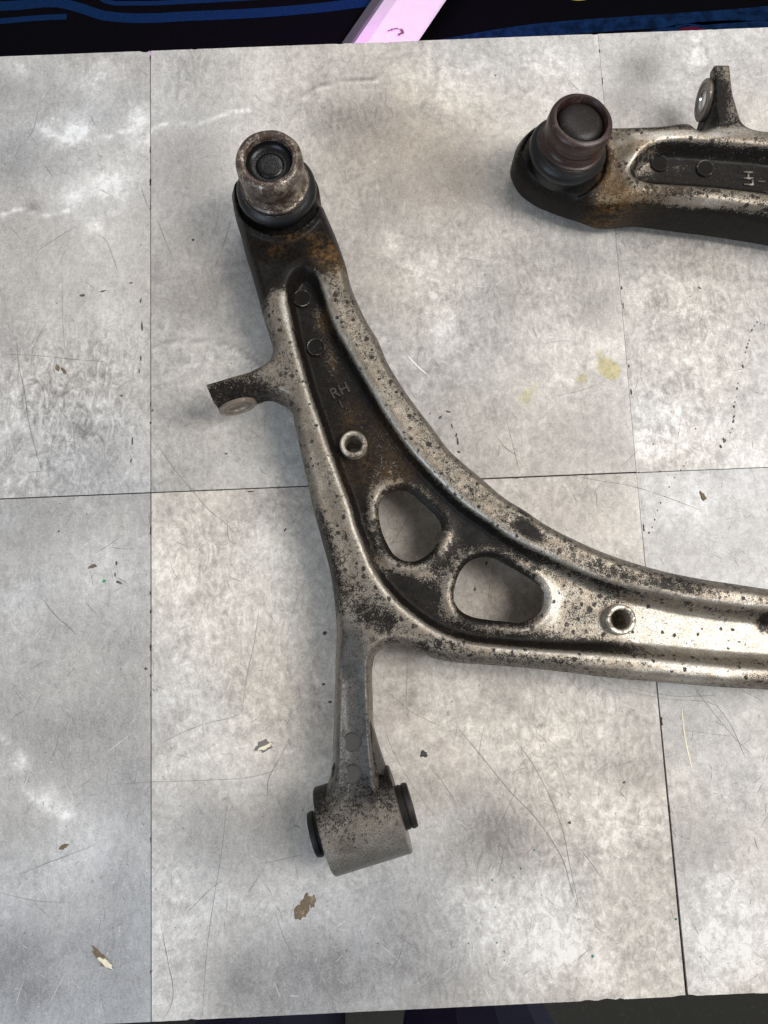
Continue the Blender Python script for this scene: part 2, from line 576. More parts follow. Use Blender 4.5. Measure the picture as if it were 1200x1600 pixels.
# painted print tone, also darkened for ball-joint shadows and near-side shade: (u, v, radius px, amount)
TONE = [(125, 207, 22, 1.1), (105, 215, 20, .7), (150, 118, 34, .7), (215, 185, 26, .7), (170, 290, 34, .8), (112, 305, 22, .7), (148, 353, 14, .9),
        (225, 215, 24, .5), (70, 205, 14, .6), (30, 110, 18, .6), (10, 250, 50, -.5), (5, 140, 30, -.5), (75, 375, 60, -.35), (50, 325, 14, -.8),
        (150, 420, 60, .1), (40, 640, 120, .35), (190, 650, 70, .15), (165, 690, 45, -.3), (20, 760, 60, .35), (150, 460, 60, -.25), (170, 480, 40, .3),
        (300, 105, 70, -.55), (300, 215, 70, -.55), (370, 165, 60, -.1), (270, 265, 60, -.5), (330, 260, 50, -.3), (270, 375, 80, -.25), (320, 470, 60, -.25),
        (290, 478, 40, -.2), (280, 560, 60, .25), (360, 560, 50, .1), (330, 700, 110, -.12), (275, 660, 60, -.1), (560, 180, 60, -.4), (610, 205, 50, -.2),
        (520, 200, 60, -.3), (700, 130, 60, .5), (620, 130, 50, .1), (830, 110, 60, .35), (860, 95, 30, .5), (720, 190, 60, .1), (560, 300, 40, .2),
        (690, 260, 60, -.55), (740, 300, 60, -.35), (620, 300, 60, -.3), (590, 330, 40, -.3), (615, 380, 22, .6), (680, 430, 60, .25), (820, 400, 60, -.1),
        (900, 400, 50, -.55), (930, 480, 50, -.65), (820, 470, 50, -.5), (760, 490, 40, -.2), (700, 500, 45, .4), (650, 440, 40, .35), (720, 540, 60, .1),
        (850, 560, 60, .0), (900, 530, 60, .25), (900, 650, 60, -.25), (880, 600, 40, .2), (760, 600, 60, -.15), (950, 700, 60, -.2),
        (1000, 110, 40, -.95), (970, 160, 30, -.5), (1090, 90, 18, .9), (1090, 60, 15, .7), (1050, 130, 30, .3), (1150, 70, 50, .1), (1040, 500, 80, .45), (1100, 520, 60, .4), (1120, 620, 70, .15), (1060, 660, 90, .45), (1000, 450, 40, .1), (1160, 480, 60, -.1), (1170, 660, 60, -.1),
        (1090, 400, 50, -.1), (1050, 430, 40, .2), (1030, 700, 60, .4), (1140, 720, 60, .3), (900, 790, 60, -.35), (960, 830, 50, .1), (1080, 800, 60, .2), (1150, 800, 60, -.15), (1050, 850, 40, -.35), (1130, 870, 60, -.05),
        (60, 810, 60, -.25), (150, 850, 80, .15), (60, 930, 70, .0), (170, 900, 60, .25), (30, 960, 40, .35), (100, 1080, 80, .1), (160, 1120, 60, -.35), (60, 1150, 60, -.45), (30, 1190, 14, .9), (70, 1250, 20, .8), (100, 1268, 16, .8), (50, 1280, 60, -.2), (200, 1230, 60, -.4), (140, 1330, 70, .35), (60, 1350, 50, .2), (30, 1420, 50, .1), (170, 1370, 40, -.3), (180, 1460, 60, -.35), (60, 1480, 70, -.3), (30, 1560, 60, -.4), (160, 1560, 70, -.2),
        (270, 930, 40, .35), (300, 850, 60, .2), (400, 850, 60, .05), (330, 1000, 60, .2), (300, 1060, 60, .1), (420, 1100, 60, .05), (300, 1160, 60, .1), (460, 1160, 60, .1), (380, 1180, 60, .2),
        (380, 1330, 90, -.6), (300, 1310, 60, -.3), (450, 1300, 50, -.35), (290, 1250, 60, -.1), (270, 1380, 40, .3), (420, 1400, 60, .3), (520, 1430, 60, .3), (330, 1420, 50, .2), (370, 1540, 60, -.55), (300, 1500, 60, .1), (450, 1520, 90, -.38), (560, 1500, 130, -.5), (640, 1470, 110, -.45), (560, 1560, 90, -.2), (350, 1480, 80, -.15), (250, 1470, 30, .3),
        (640, 1100, 80, .1), (700, 1060, 60, .2), (760, 1080, 80, -.1), (860, 1100, 80, .1), (700, 1150, 60, .2), (850, 1170, 70, .25), (960, 1150, 60, .2), (980, 1215, 40, -.5), (1020, 1210, 40, -.3), (740, 1270, 60, -.65), (790, 1310, 55, -.65), (700, 1340, 50, -.35), (680, 1250, 50, -.1), (960, 1290, 60, .5), (1010, 1280, 50, .35), (890, 1340, 60, .1), (740, 1430, 50, .55), (700, 1440, 50, .2), (830, 1420, 70, .2), (900, 1480, 60, .35), (760, 1500, 70, -.05), (690, 1520, 60, -.35), (1030, 1480, 60, .35), (960, 1540, 50, .2),
        (1070, 1100, 40, -.3), (1110, 1150, 60, -.15), (1150, 1250, 60, .1), (1100, 1320, 50, -.4), (1180, 1320, 40, -.05), (1130, 1370, 40, .5), (1120, 1460, 60, .45), (1180, 1500, 60, .3), (1120, 1540, 40, .5)]
VEIN = [([(55, 195), (75, 208), (105, 218), (122, 214), (140, 217), (165, 216), (190, 206), (215, 200), (232, 190)], 4, .55),
        ([(0, 337), (30, 327), (60, 336), (90, 334), (118, 326)], 3, .8), ([(235, 205), (255, 194), (280, 191), (300, 196), (320, 190), (360, 176), (395, 170)], 3, .8),
        ([(470, 152), (500, 133), (540, 126), (585, 123)], 2.5, -.9), ([(470, 158), (502, 138), (542, 131), (590, 129)], 3, .6),
        ([(240, 540), (290, 530), (320, 534), (360, 540), (385, 552), (408, 572)], 3, -.8), ([(240, 545), (290, 535), (360, 546), (400, 574)], 3, .6),
        ([(40, 1190), (20, 1165), (0, 1150)], 3, .6), ([(35, 1230), (60, 1255), (90, 1270), (115, 1275)], 4, .6),
        ([(590, 290), (597, 330), (605, 365), (618, 380)], 4, .4), ([(630, 410), (665, 432), (700, 450)], 4, .7), ([(1090, 55), (1100, 75), (1110, 100), (1098, 115)], 3, -.8),
        ([(1093, 500), (1098, 540), (1095, 580), (1100, 620), (1112, 640)], 3, -.5), ([(520, 1220), (550, 1240), (600, 1290)], 0, 0)]
STREAK = [(110, 660, 130, 1.0), (60, 600, 60, .6), (180, 560, 60, .6), (300, 110, 60, .5), (1110, 470, 140, .6), (1060, 700, 120, .6), (900, 760, 60, .5), (820, 440, 150, .4), (300, 860, 100, .5), (640, 560, 100, .2),
          (900, 1120, 200, .4), (400, 1000, 150, .35), (860, 1480, 200, .35), (520, 190, 100, .3)]
YELLOW = [(948, 573, 17, 1.0), (958, 582, 13, 1.0), (909, 592, 13, .75), (822, 622, 18, .62), (840, 600, 16, .4), (935, 552, 12, .5), (324, 443, 9, .5)]
DIRT_SHADE = [(300, 300, 90, .22), (290, 400, 90, .25), (330, 480, 90, .25), (340, 620, 110, .08), (400, 700, 90, .08), (700, 230, 110, .22), (720, 290, 100, .22), (600, 210, 100, .2), (440, 1180, 110, .14), (900, 1130, 160, .12), (450, 1280, 60, .15), (980, 1210, 70, .15), (640, 1110, 60, .1), (640, 830, 75, .45), (775, 930, 85, .45)]  # dirt, with soft shadows beside the arms and bounce under the holes painted in


def field(Q, blobs, z=0.0):
    out = np.zeros(len(Q))
    for u, v, r, a in blobs:
        if r <= 0: continue
        c = at(u, v, z)
        rr = r / 2.55 / 1000
        d2 = ((Q[:, 0] - c[0]) ** 2 + (Q[:, 1] - c[1]) ** 2) / rr ** 2
        out += a * np.exp(-d2 * 1.1)
    return out


def vein_field(Q, veins, z=0.0):
    out = np.zeros(len(Q))
    for pts, w, a in veins:
        if w <= 0: continue
        P = catmull(trace(pts, z), .004, False)
        d = seg_dist(Q, P, False)
        out += a * np.exp(-(d / (w / 2550)) ** 2)
    return out


def tile_poly(i, j, gaps):
    return [NODE[i, j + 1], NODE[i + 1, j + 1], NODE[i + 1, j], NODE[i, j]]


TBASE = {(-1, 0): -.27, (0, 0): .03, (1, 0): .03, (-1, 1): -.38, (0, 1): .06, (1, 1): .1}  # per-tile print tone; light falling off to the near left is painted in
WBASE = {(-1, 0): -.25, (0, 0): .24, (1, 0): .34, (-1, 1): -.30, (0, 1): .40, (1, 1): .16}
WARM = [(330, 560, 150, .4), (350, 670, 150, .7), (300, 400, 120, .3), (700, 250, 150, .7), (640, 150, 100, .3), (820, 180, 120, .4), (430, 1150, 150, 1.0), (300, 880, 120, .3), (850, 1130, 220, .4), (930, 1230, 160, .4), (1100, 380, 120, .4), (640, 820, 90, 1.2), (770, 930, 100, 1.2), (150, 1500, 250, -.3), (450, 1500, 250, -.9), (620, 1480, 200, -.8), (60, 850, 150, -.3), (700, 1440, 150, -.4), (1130, 1450, 100, -.3)]  # print tints, with warm bounce under the holes and cool near-side daylight painted in
TILE_LABEL = {(-1, 0): 'left far vinyl tile', (0, 0): 'middle far vinyl tile', (1, 0): 'right far vinyl tile', (-1, 1): 'left near vinyl tile', (0, 1): 'middle near vinyl tile', (1, 1): 'right near vinyl tile'}
TILES = {}
for i in range(-1, 3):
    for j in range(2):
        # corner insets (m) left/right/top/bottom give the uneven seams
        a, b, c_, d_ = [p.copy() for p in tile_poly(i, j, None)]   # BL BR TR TL
        g = .00028
        ux = (b - a) / np.linalg.norm(b - a); uy = (d_ - a) / np.linalg.norm(d_ - a)
        l0 = l1 = r0 = r1 = t0 = t1 = bt0 = bt1 = g                # l0 bottom end, l1 top end ...
        if j == 0: t0 = t1 = 0; bt0, bt1 = .0004, .0005
        else: bt0 = bt1 = 0
        if (i, j) == (0, 1): r0, r1 = .0008, .00008; l0, l1 = .0003, .0004
        if (i, j) == (1, 1): l0, l1 = .0009, .00008
        if (i, j) in ((0, 0),): r0, r1 = .00012, .00010; bt1 = .0007
        if (i, j) in ((1, 0),): l0, l1 = .00012, .00010; bt0 = bt1 = .0002
        if i == -1: l0 = l1 = 0
        if i == 2: r0 = r1 = 0
        a = a + ux * l0 + uy * bt0; b = b - ux * r0 + uy * bt1; c_ = c_ - ux * r1 - uy * t1; d_ = d_ + ux * l1 - uy * t0
        vis = i < 2
        n = 122 if vis else 12
        s = np.linspace(0, 1, n + 1)
        S, Tt = np.meshgrid(s, s)
        S, Tt = S.ravel(), Tt.ravel()
        Q = (1 - S)[:, None] * (1 - Tt)[:, None] * a + S[:, None] * (1 - Tt)[:, None] * b + S[:, None] * Tt[:, None] * c_ + (1 - S)[:, None] * Tt[:, None] * d_
        # nicked, slightly wavy outer edges
        if vis:
            onb = (Tt == 0) & (j == 1) | (Tt == 1) & (j == 0)
            sg = 1 if j == 1 else -1
            for k in np.where(onb)[0]:
                q = rng.random()
                w = rng.uniform(0, .00012) + (rng.uniform(.0002, .0006) if q < .010 else 0)
                Q[k] += uy * sg * w
            for (u, v, r, dep) in ((228, 81, 4, .0022), (948, 1562, 4, .0015), (968, 1561, 3, .0012), (955, 1561, 3, .0010), (918, 1564, 3, .0012), (1066, 1557, 6, .0012), (1080, 1558, 5, .0012), (1196, 1550, 8, -.0008), (930, 52, 3, .0012), (532, 66, 3, .0012), (497, 1592, 4, .0007), (382, 1598, 4, .0008)):
                p = at(u, v, 0)
                dd = np.hypot(Q[:, 0] - p[0], Q[:, 1] - p[1])
                kk = onb & (dd < r / 2500 * 1.6)
                Q[kk] += uy * sg * .6 * dep * (1 - .5 * dd[kk] / (r / 2500 * 1.6))[:, None]
        N1 = (n + 1) ** 2
        zz = np.zeros(N1)
        V = np.column_stack([Q, zz])
        F = [(y * (n + 1) + x, y * (n + 1) + x + 1, (y + 1) * (n + 1) + x + 1, (y + 1) * (n + 1) + x) for y in range(n) for x in range(n)]
        per = [x for x in range(n + 1)] + [y * (n + 1) + n for y in range(1, n + 1)] + [n * (n + 1) + x for x in range(n - 1, -1, -1)] + [y * (n + 1) for y in range(n - 1, 0, -1)]
        # top arris eased by 0.25 mm, then the skirt
        base = len(V)
        V[per, 2] -= .00018
        V = np.vstack([V, np.column_stack([Q[per], np.full(len(per), -TT)])])
        m = len(per)
        F += [(per[k], base + k, base + (k + 1) % m, per[(k + 1) % m]) for k in range(m)]
        o = mesh_obj('tile', V, F, M_tile, table, TO, smooth=False)
        A = np.zeros((5, len(V)))
        if vis:
            ins = lambda u, v: True
            mine = lambda L: [x for x in L if _in_tile(x[0], x[1], i, j)]

            def _in_tile(u, v, i, j):
                p = at(u, v, 0)[:2]
                return (i - .5 < (p[0] - NODE[0, 1][0]) / .305 < i + 1.5) and ((p[1] > NODE[0, 1][1] + .0) == (j == 0)) and i <= (p[0] - NODE[0, 1][0]) / .305 < i + 1
            A[0, :] = field(V[:, :2], mine(TONE)) + vein_field(V[:, :2], [x for x in VEIN if _in_tile(*x[0][len(x[0]) // 2], i, j)])
            A[1, :] = field(V[:, :2], mine(STREAK))
            A[2, :] = field(V[:, :2], mine(YELLOW))
            A[3, :] = field(V[:, :2], DIRT_SHADE)  # this attribute carries the painted shadows and bounce as well as dirt
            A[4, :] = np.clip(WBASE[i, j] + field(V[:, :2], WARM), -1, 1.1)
            A[0, :] += TBASE[i, j]
        A[0] = np.clip(A[0], -1.2, .62)
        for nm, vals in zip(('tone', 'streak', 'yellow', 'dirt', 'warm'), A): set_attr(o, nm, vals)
        if (i, j) in TILE_LABEL: o['label'] = TILE_LABEL[i, j] + ' of the table top'
        TILES[i, j] = o


def tile_of(u, v):
    p = at(u, v, 0)[:2]
    i = int(math.floor((p[0] - NODE[0, 1][0]) / .305))
    return (max(-1, min(2, i)), 0 if p[1] > NODE[0, 1][1] + (p[0] - NODE[0, 1][0]) * 0.0 else 1)


# scratches: one joined part per tile, traced ones plus hair-fine random ones
SCR = [([(717, 1139), (755, 1185), (775, 1210), (800, 1240), (830, 1270), (860, 1310), (880, 1345), (893, 1390), (903, 1418)], 2.0), ([(795, 1145), (830, 1190), (852, 1230), (868, 1265), (880, 1300), (890, 1350), (900, 1395), (905, 1420)], 1.6),
       ([(251, 1443), (258, 1480), (264, 1510), (270, 1540), (270, 1560), (262, 1582), (252, 1595)], 1.8), ([(291, 1427), (312, 1406), (338, 1382), (350, 1376)], 1.6), ([(282, 1422), (290, 1436)], 1.2),
       ([(170, 1226), (235, 1222), (320, 1219), (402, 1212), (440, 1200)], 1.3), ([(449, 1162), (434, 1190), (419, 1219), (418, 1245)], 1.7), ([(250, 1162), (280, 1147), (330, 1128), (365, 1120), (376, 1114)], 1.5),
       ([(405, 945), (398, 1000), (385, 1060), (378, 1115)], 1.1), ([(356, 1240), (345, 1340), (335, 1400), (325, 1470), (316, 1590)], 1.2), ([(430, 1425), (440, 1455), (452, 1482), (465, 1500)], 1.5), ([(631, 1470), (622, 1500), (604, 1521)], 1.6),
       ([(410, 1360), (400, 1376), (388, 1394)], 1.4), ([(402, 1350), (440, 1343), (470, 1336)], 1.2), ([(30, 1367), (70, 1350), (110, 1335), (148, 1320)], 1.8), ([(66, 935), (90, 965), (108, 980), (120, 992)], 2.4),
       ([(246, 694), (270, 730), (300, 766), (330, 800), (355, 820), (370, 838)], 1.7), ([(0, 553), (60, 556), (120, 562), (165, 565)], 1.3), ([(26, 525), (29, 570), (38, 610), (45, 660), (55, 700), (62, 726)], 2.0), ([(60, 168), (56, 188), (48, 210), (40, 218)], 1.8), ([(33, 225), (26, 240), (22, 248)], 1.4),
       ([(70, 258), (78, 270), (83, 278)], 1.8), ([(152, 365), (165, 375), (172, 390), (180, 412), (183, 422)], 1.5), ([(57, 393), (80, 378), (105, 362), (122, 352)], 1.4), ([(97, 430), (98, 500), (101, 545)], 1.1), ([(72, 505), (52, 545), (48, 575)], 1.5), ([(165, 575), (162, 600), (156, 615)], 1.3),
       ([(220, 290), (228, 315), (235, 330)], 1.4), ([(247, 346), (256, 370), (268, 400)], 1.4), ([(362, 340), (350, 380), (335, 420)], 1.3), ([(141, 180), (148, 195)], 1.3),
       ([(775, 770), (770, 900), (764, 960)], .8), ([(636, 1020), (636, 1060), (634, 1100)], 1.0), ([(600, 1075), (640, 1110), (700, 1140)], 1.2), ([(975, 1080), (1040, 1092), (1120, 1102), (1130, 1107)], 1.2), ([(985, 1075), (1060, 1088), (1120, 1086)], 1.1), ([(1085, 1075), (1120, 1120), (1150, 1155), (1175, 1180)], 1.2), ([(1110, 1090), (1140, 1130), (1165, 1185)], 1.1),
       ([(890, 742), (930, 750), (980, 758), (1050, 780), (1100, 800)], 1.3), ([(775, 680), (790, 700), (812, 714)], 1.5), ([(655, 545), (652, 570), (655, 585)], 1.2), ([(860, 620), (900, 612), (935, 600), (965, 580)], 1.2), ([(790, 650), (800, 690), (812, 740)], .9),
       ([(670, 1195), (690, 1220), (710, 1250)], 1.2), ([(808, 1230), (780, 1290), (750, 1340), (743, 1366)], 1.2), ([(905, 1325), (925, 1350), (940, 1372)], 1.6), ([(967, 1236), (978, 1248)], 2.0), ([(1178, 1308), (1185, 1330)], 2.0), ([(789, 1320), (780, 1365)], 1.2), ([(600, 1130), (605, 1150), (640, 1220), (690, 1290)], .9),
       ([(640, 805), (622, 835), (608, 855)], 1.4), ([(608, 850), (640, 842)], 1.0), ([(770, 880), (762, 940)], 1.2), ([(790, 945), (745, 925), (730, 930)], 1.0), ([(0, 1395), (60, 1408), (110, 1410)], 1.2), ([(92, 1150), (85, 1175), (80, 1185)], 1.4), ([(20, 1121), (40, 1108)], 1.8), ([(190, 1345), (186, 1360)], 1.6),
       ([(148, 865), (170, 852), (188, 838)], 1.6), ([(173, 855), (195, 858), (213, 857)], 1.7), ([(233, 800), (234, 815), (236, 825)], 2.2), ([(265, 875), (275, 900), (280, 905)], 1.3), ([(355, 815), (357, 840), (361, 848)], 1.6), ([(340, 850), (350, 852), (362, 845)], 1.4), ([(450, 915), (470, 923)], 1.2), ([(350, 900), (382, 910)], 1.0),
       ([(520, 860), (470, 920), (450, 985)], .8), ([(345, 660), (352, 650)], 1.5), ([(405, 725), (410, 738), (420, 742)], 1.5), ([(1125, 1060), (1200, 1100)], .8), ([(1060, 1140), (1140, 1150)], 1.0), ([(840, 1250), (930, 1290)], .7), ([(970, 730), (1000, 700)], 1.2)]
scr_v = {k: [[], []] for k in TILES}
scp_v = {k: [[], []] for k in TILES}


def add_rib(store, key, pts, w, z):
    V, F = ribbon(pts, w, z, wv=.35)
    b = len(store[key][0])
    store[key][0].extend(V)
    store[key][1].extend([tuple(i + b for i in f) for f in F])


for pts, w in SCR:
    P = catmull(trace(pts, 0), .003, False)
    add_rib(scr_v, tile_of(*pts[len(pts) // 2]), P, w * .00018, .00012)
for k in range(2600):
    u = rng.uniform(0, 1200); v = rng.uniform(90, 1585)
    if v < 760 and rng.random() < .55: continue
    p = at(u, v, 0)[:2]
    a = rng.choice([rng.uniform(0, math.pi), rng.gauss(1.1, .4), rng.gauss(2.3, .3)])
    L = min(rng.expovariate(1 / .0045) + .0012, .035)
    cv = rng.gauss(0, .25)
    m = 6
    pts = []
    q = p.copy()
    for _ in range(m):
        pts.append(q.copy())
        q = q + np.array([math.cos(a), math.sin(a)]) * L / m
        a += cv / m
    t0 = tile_of(u, v)
    # keep inside its tile
    pe = pts[-1]
    if min(p[1], pe[1]) < NODE[0, 2][1] + .004 or max(p[1], pe[1]) > NODE[0, 0][1] - .004: continue
    fx = (pe[0] - NODE[0, 1][0]) / .305
    if int(math.floor(fx)) != t0[0] or pe[1] > NODE[0, 0][1] - .003 or pe[1] < NODE[0, 2][1] + .003 or (pe[1] > NODE[0, 1][1]) != (t0[1] == 0): continue
    pale = rng.random() < .35
    add_rib(scp_v if pale else scr_v, t0, np.array(pts), rng.uniform(.00008, .00024), .00009 + .00002 * pale)
for store, m, nm in ((scr_v, M_scratch, 'fine_scratches'), (scp_v, M_scratch_l, 'pale_scratches')):
    for key, (V, F) in store.items():
        if not V: continue
        o = mesh_obj(nm, V, F, m, TILES[key], TO, smooth=False)
        o['kind'] = 'stuff'
P = catmull(trace([(636, 555), (652, 572), (668, 586)], 0), .002, False)
V, F = ribbon(P, .0009, .0002); mesh_obj('pale_scratch', V, F, simple('scratch_white', (.85, .85, .83), .5), TILES[0, 0], TO, smooth=False)
P = catmull(trace([(1065, 1105), (1070, 1150), (1082, 1205)], 0), .002, False)
V, F = ribbon(P, .0009, .0002); mesh_obj('pale_scratch', V, F, M_gougel, TILES[1, 1], TO, smooth=False)


BS = 1.0


def blotch(u, v, rx, ry, rot, z, n=14, rough=.3, zt=.0004):
    """small irregular raised flake, sizes in mm"""
    c = at(u, v, 0)
    top, bot = [], []
    rx, ry = rx * BS, ry * BS
    for k in range(n):
        a = 2 * math.pi * k / n
        r = 1 + rng.uniform(-rough, rough)
        x, y = rx * r * math.cos(a) / 1000, ry * r * math.sin(a) / 1000
        X = c[0] + x * math.cos(rot) - y * math.sin(rot); Y = c[1] + x * math.sin(rot) + y * math.cos(rot)
        bot.append((X, Y, z)); top.append((c[0] + (X - c[0]) * .8, c[1] + (Y - c[1]) * .8, z + zt * rng.uniform(.6, 1.2)))
    V = bot + top + [(c[0], c[1], z + zt * 1.1)]
    F = [(k, (k + 1) % n, n + (k + 1) % n, n + k) for k in range(n)] + [(n + k, n + (k + 1) % n, 2 * n) for k in range(n)]
    return V, F


seam = [[], []]
for k in range(46):
    t_ = rng.random()
    q = rng.choice([(NODE[-1, 1], NODE[2, 1]), (NODE[0, 0], NODE[0, 2]), (NODE[1, 0], NODE[1, 2])])
    p = q[0] * (1 - t_) + q[1] * t_
    dq = (q[1] - q[0]) / np.linalg.norm(q[1] - q[0])
    L = rng.uniform(.0008, .006)
    V, F = ribbon(np.array([p + dq * L * (j_ / 5 - .5) for j_ in range(6)]), rng.uniform(.0005, .0011), .00015, wv=.5)
    b = len(seam[0]); seam[0].extend(V); seam[1].extend([tuple(i_ + b for i_ in f) for f in F])
o = mesh_obj('joint_dirt', seam[0], seam[1], M_board, table, TO, smooth=False)
o['kind'] = 'stuff'

# torn spots in the vinyl
for (u, v, rx, ry, rot, m) in ((413, 1166, 5.4, 3.2, .35, M_speck), (414, 1167, 4.4, 1.3, .35, M_gougel), (470, 1425, 4.2, 3.6, .8, M_gouge), (478, 1412, 6.0, 2.8, 1.2, M_gouge), (489, 1408, 4.0, 1.5, 1.4, M_gouge), (158, 1498, 7.5, 2.2, -.95, M_gouge), (165, 1504, 4.5, 1.6, -.7, M_gougel),
                               (662, 1178, 2.2, 2.0, .4, M_speck), (90, 575, 2.6, 1.2, 1.9, M_gouge), (100, 580, 2.6, .9, 2.2, M_gouge), (100, 1323, 2.6, 1.2, .4, M_gouge), (145, 885, 2.8, 1.2, .2, M_gouge), (1098, 775, 1.5, 3.2, .3, M_gouge)):
    if m is M_speck and (u, v) == (413, 1166): m = simple('torn_hole', (.16, .15, .14), .8)  # dark torn hole behind the pale edge
    if (u, v) == (100, 1323): pass
    V, F = blotch(u, v, rx, ry, rot, .0001 if m is not M_gougel else .0006, 16, .3, .0005)
    mesh_obj('gouge', V, F, m, TILES[tile_of(u, v)], TO)

# black smear trail, crumbs and paint dots (too small to count)
BS = .72
M_speck = simple('black_smear', (.06, .058, .056), .7, 0, .5, 400)


def put(store, V, F):
    b = len(store[0]); store[0].extend(V); store[1].extend([tuple(i + b for i in f) for f in F])


smear = [[], []]; teal = [[], []]
for x, y, r in ((975, 403, 5), (962, 420, 3), (950, 440, 6), (938, 488, 4), (932, 505, 5), (925, 522, 7), (920, 545, 3), (906, 612, 8), (902, 640, 2), (884, 690, 4), (880, 715, 7), (878, 755, 3), (870, 780, 4), (866, 800, 7), (865, 850, 7), (863, 870, 8), (858, 905, 3), (848, 925, 4), (822, 962, 9), (815, 955, 6), (803, 990, 10),
                (990, 408, 3), (1010, 415, 3), (640, 1065, 3), (628, 1082, 4), (615, 1100, 3), (585, 1135, 3), (560, 1180, 4), (540, 1225, 3), (520, 1255, 4), (505, 1290, 3), (492, 1335, 4), (480, 1370, 4), (465, 1395, 5), (685, 905, 4), (485, 977, 4)):
    u, v = 860 + x / 3.018, 370 + y / 3.018
    put(smear, *blotch(u, v, r * .12, r * .21, -.25 + rng.uniform(-.3, .3), .00015, 9, .45, .00025))
for u, v, rx, ry, rot in ((715, 690, .9, 3.0, .1), (713, 680, .8, 2.0, -.2), (717, 706, 1.6, .9, -.7), (700, 643, 2.2, .7, -.3), (688, 652, 2.0, .7, .8), (706, 665, .5, 2.0, .1), (672, 646, .5, .5, 0), (353, 709, 1.6, .8, .6), (392, 768, 2.6, .6, .05), (190, 618, 1.2, 1.0, 0),
                          (129, 462, 2.4, 1.2, .2), (161, 455, 2.6, .7, .2), (205, 442, 1.6, .8, .3), (220, 470, .6, 2.0, 0), (222, 510, .7, 4.0, .05), (220, 560, .6, 3.0, 0), (218, 580, .6, 2.0, 0), (207, 690, .7, 3.0, 0), (205, 720, .6, 2.0, 0), (182, 880, .8, 1.8, 0), (180, 898, .6, 1.4, 0),
                          (92, 830, 1.0, .9, 0), (445, 828, 1.4, .9, .7), (507, 989, 1.6, 1.8, 0), (516, 1097, 1.4, 1.0, 0), (505, 1069, 1.3, 1.0, 0), (185, 910, 3.0, .9, -.5), (302, 375, 1.0, 1.0, 0), (774, 118, .7, .6, 0), (228, 1045, 1.2, 1.0, 0), (238, 642, .7, 1.2, 0), (435, 762, 2.4, .7, .05), (760, 880, .8, 1.6, 0), (742, 921, .8, 1.8, .1), (890, 1285, 1.6, 1.3, .5), (975, 1222, 1.6, .9, .3), (1093, 450, 1.6, .8, -.6)):
    put(smear, *blotch(u, v, rx, ry, rot, .00015, 9, .4, .0003))
for k in range(170):
    u, v = rng.uniform(0, 1200), rng.uniform(100, 1580)
    if not NODE[0, 2][1] + .003 < at(u, v, 0)[1] < NODE[0, 0][1] - .003: continue
    r = rng.uniform(.15, .42)
    put(smear, *blotch(u, v, r, r * rng.uniform(.5, 1), rng.uniform(0, 3), .00015, 6, .3, .0002))
o = mesh_obj('dirt_specks', smear[0], smear[1], M_speck, None); tag(o, 'black crumbs and smears scattered over the vinyl tiles', kind='stuff', cat='dirt')
for u, v, r in ((835, 1328, .9), (814, 1357, .9), (769, 1375, .8), (803, 1371, .6), (776, 1473, .7), (788, 1487, .7), (732, 1474, .7), (926, 1494, 1.2), (1056, 1436, 1.2), (706, 1096, .6), (590, 1474, .6), (845, 1346, .5), (760, 1506, .5), (788, 1500, .5)):
    put(teal, *blotch(u, v, r, r * .8, rng.uniform(0, 3), .00015, 9, .25, .0003))
o = mesh_obj('teal_paint_dots', teal[0], teal[1], M_teal, None); tag(o, 'tiny teal paint dots sprinkled on the near tiles', kind='stuff', cat='paint')
V, F = blotch(163, 908, 1.5, 1.2, .3, .00015, 12, .12, .0004)
o = mesh_obj('green_paint_dot', V, F, M_green, None); tag(o, 'single bright green paint dot on the left near tile', 'paint dot')


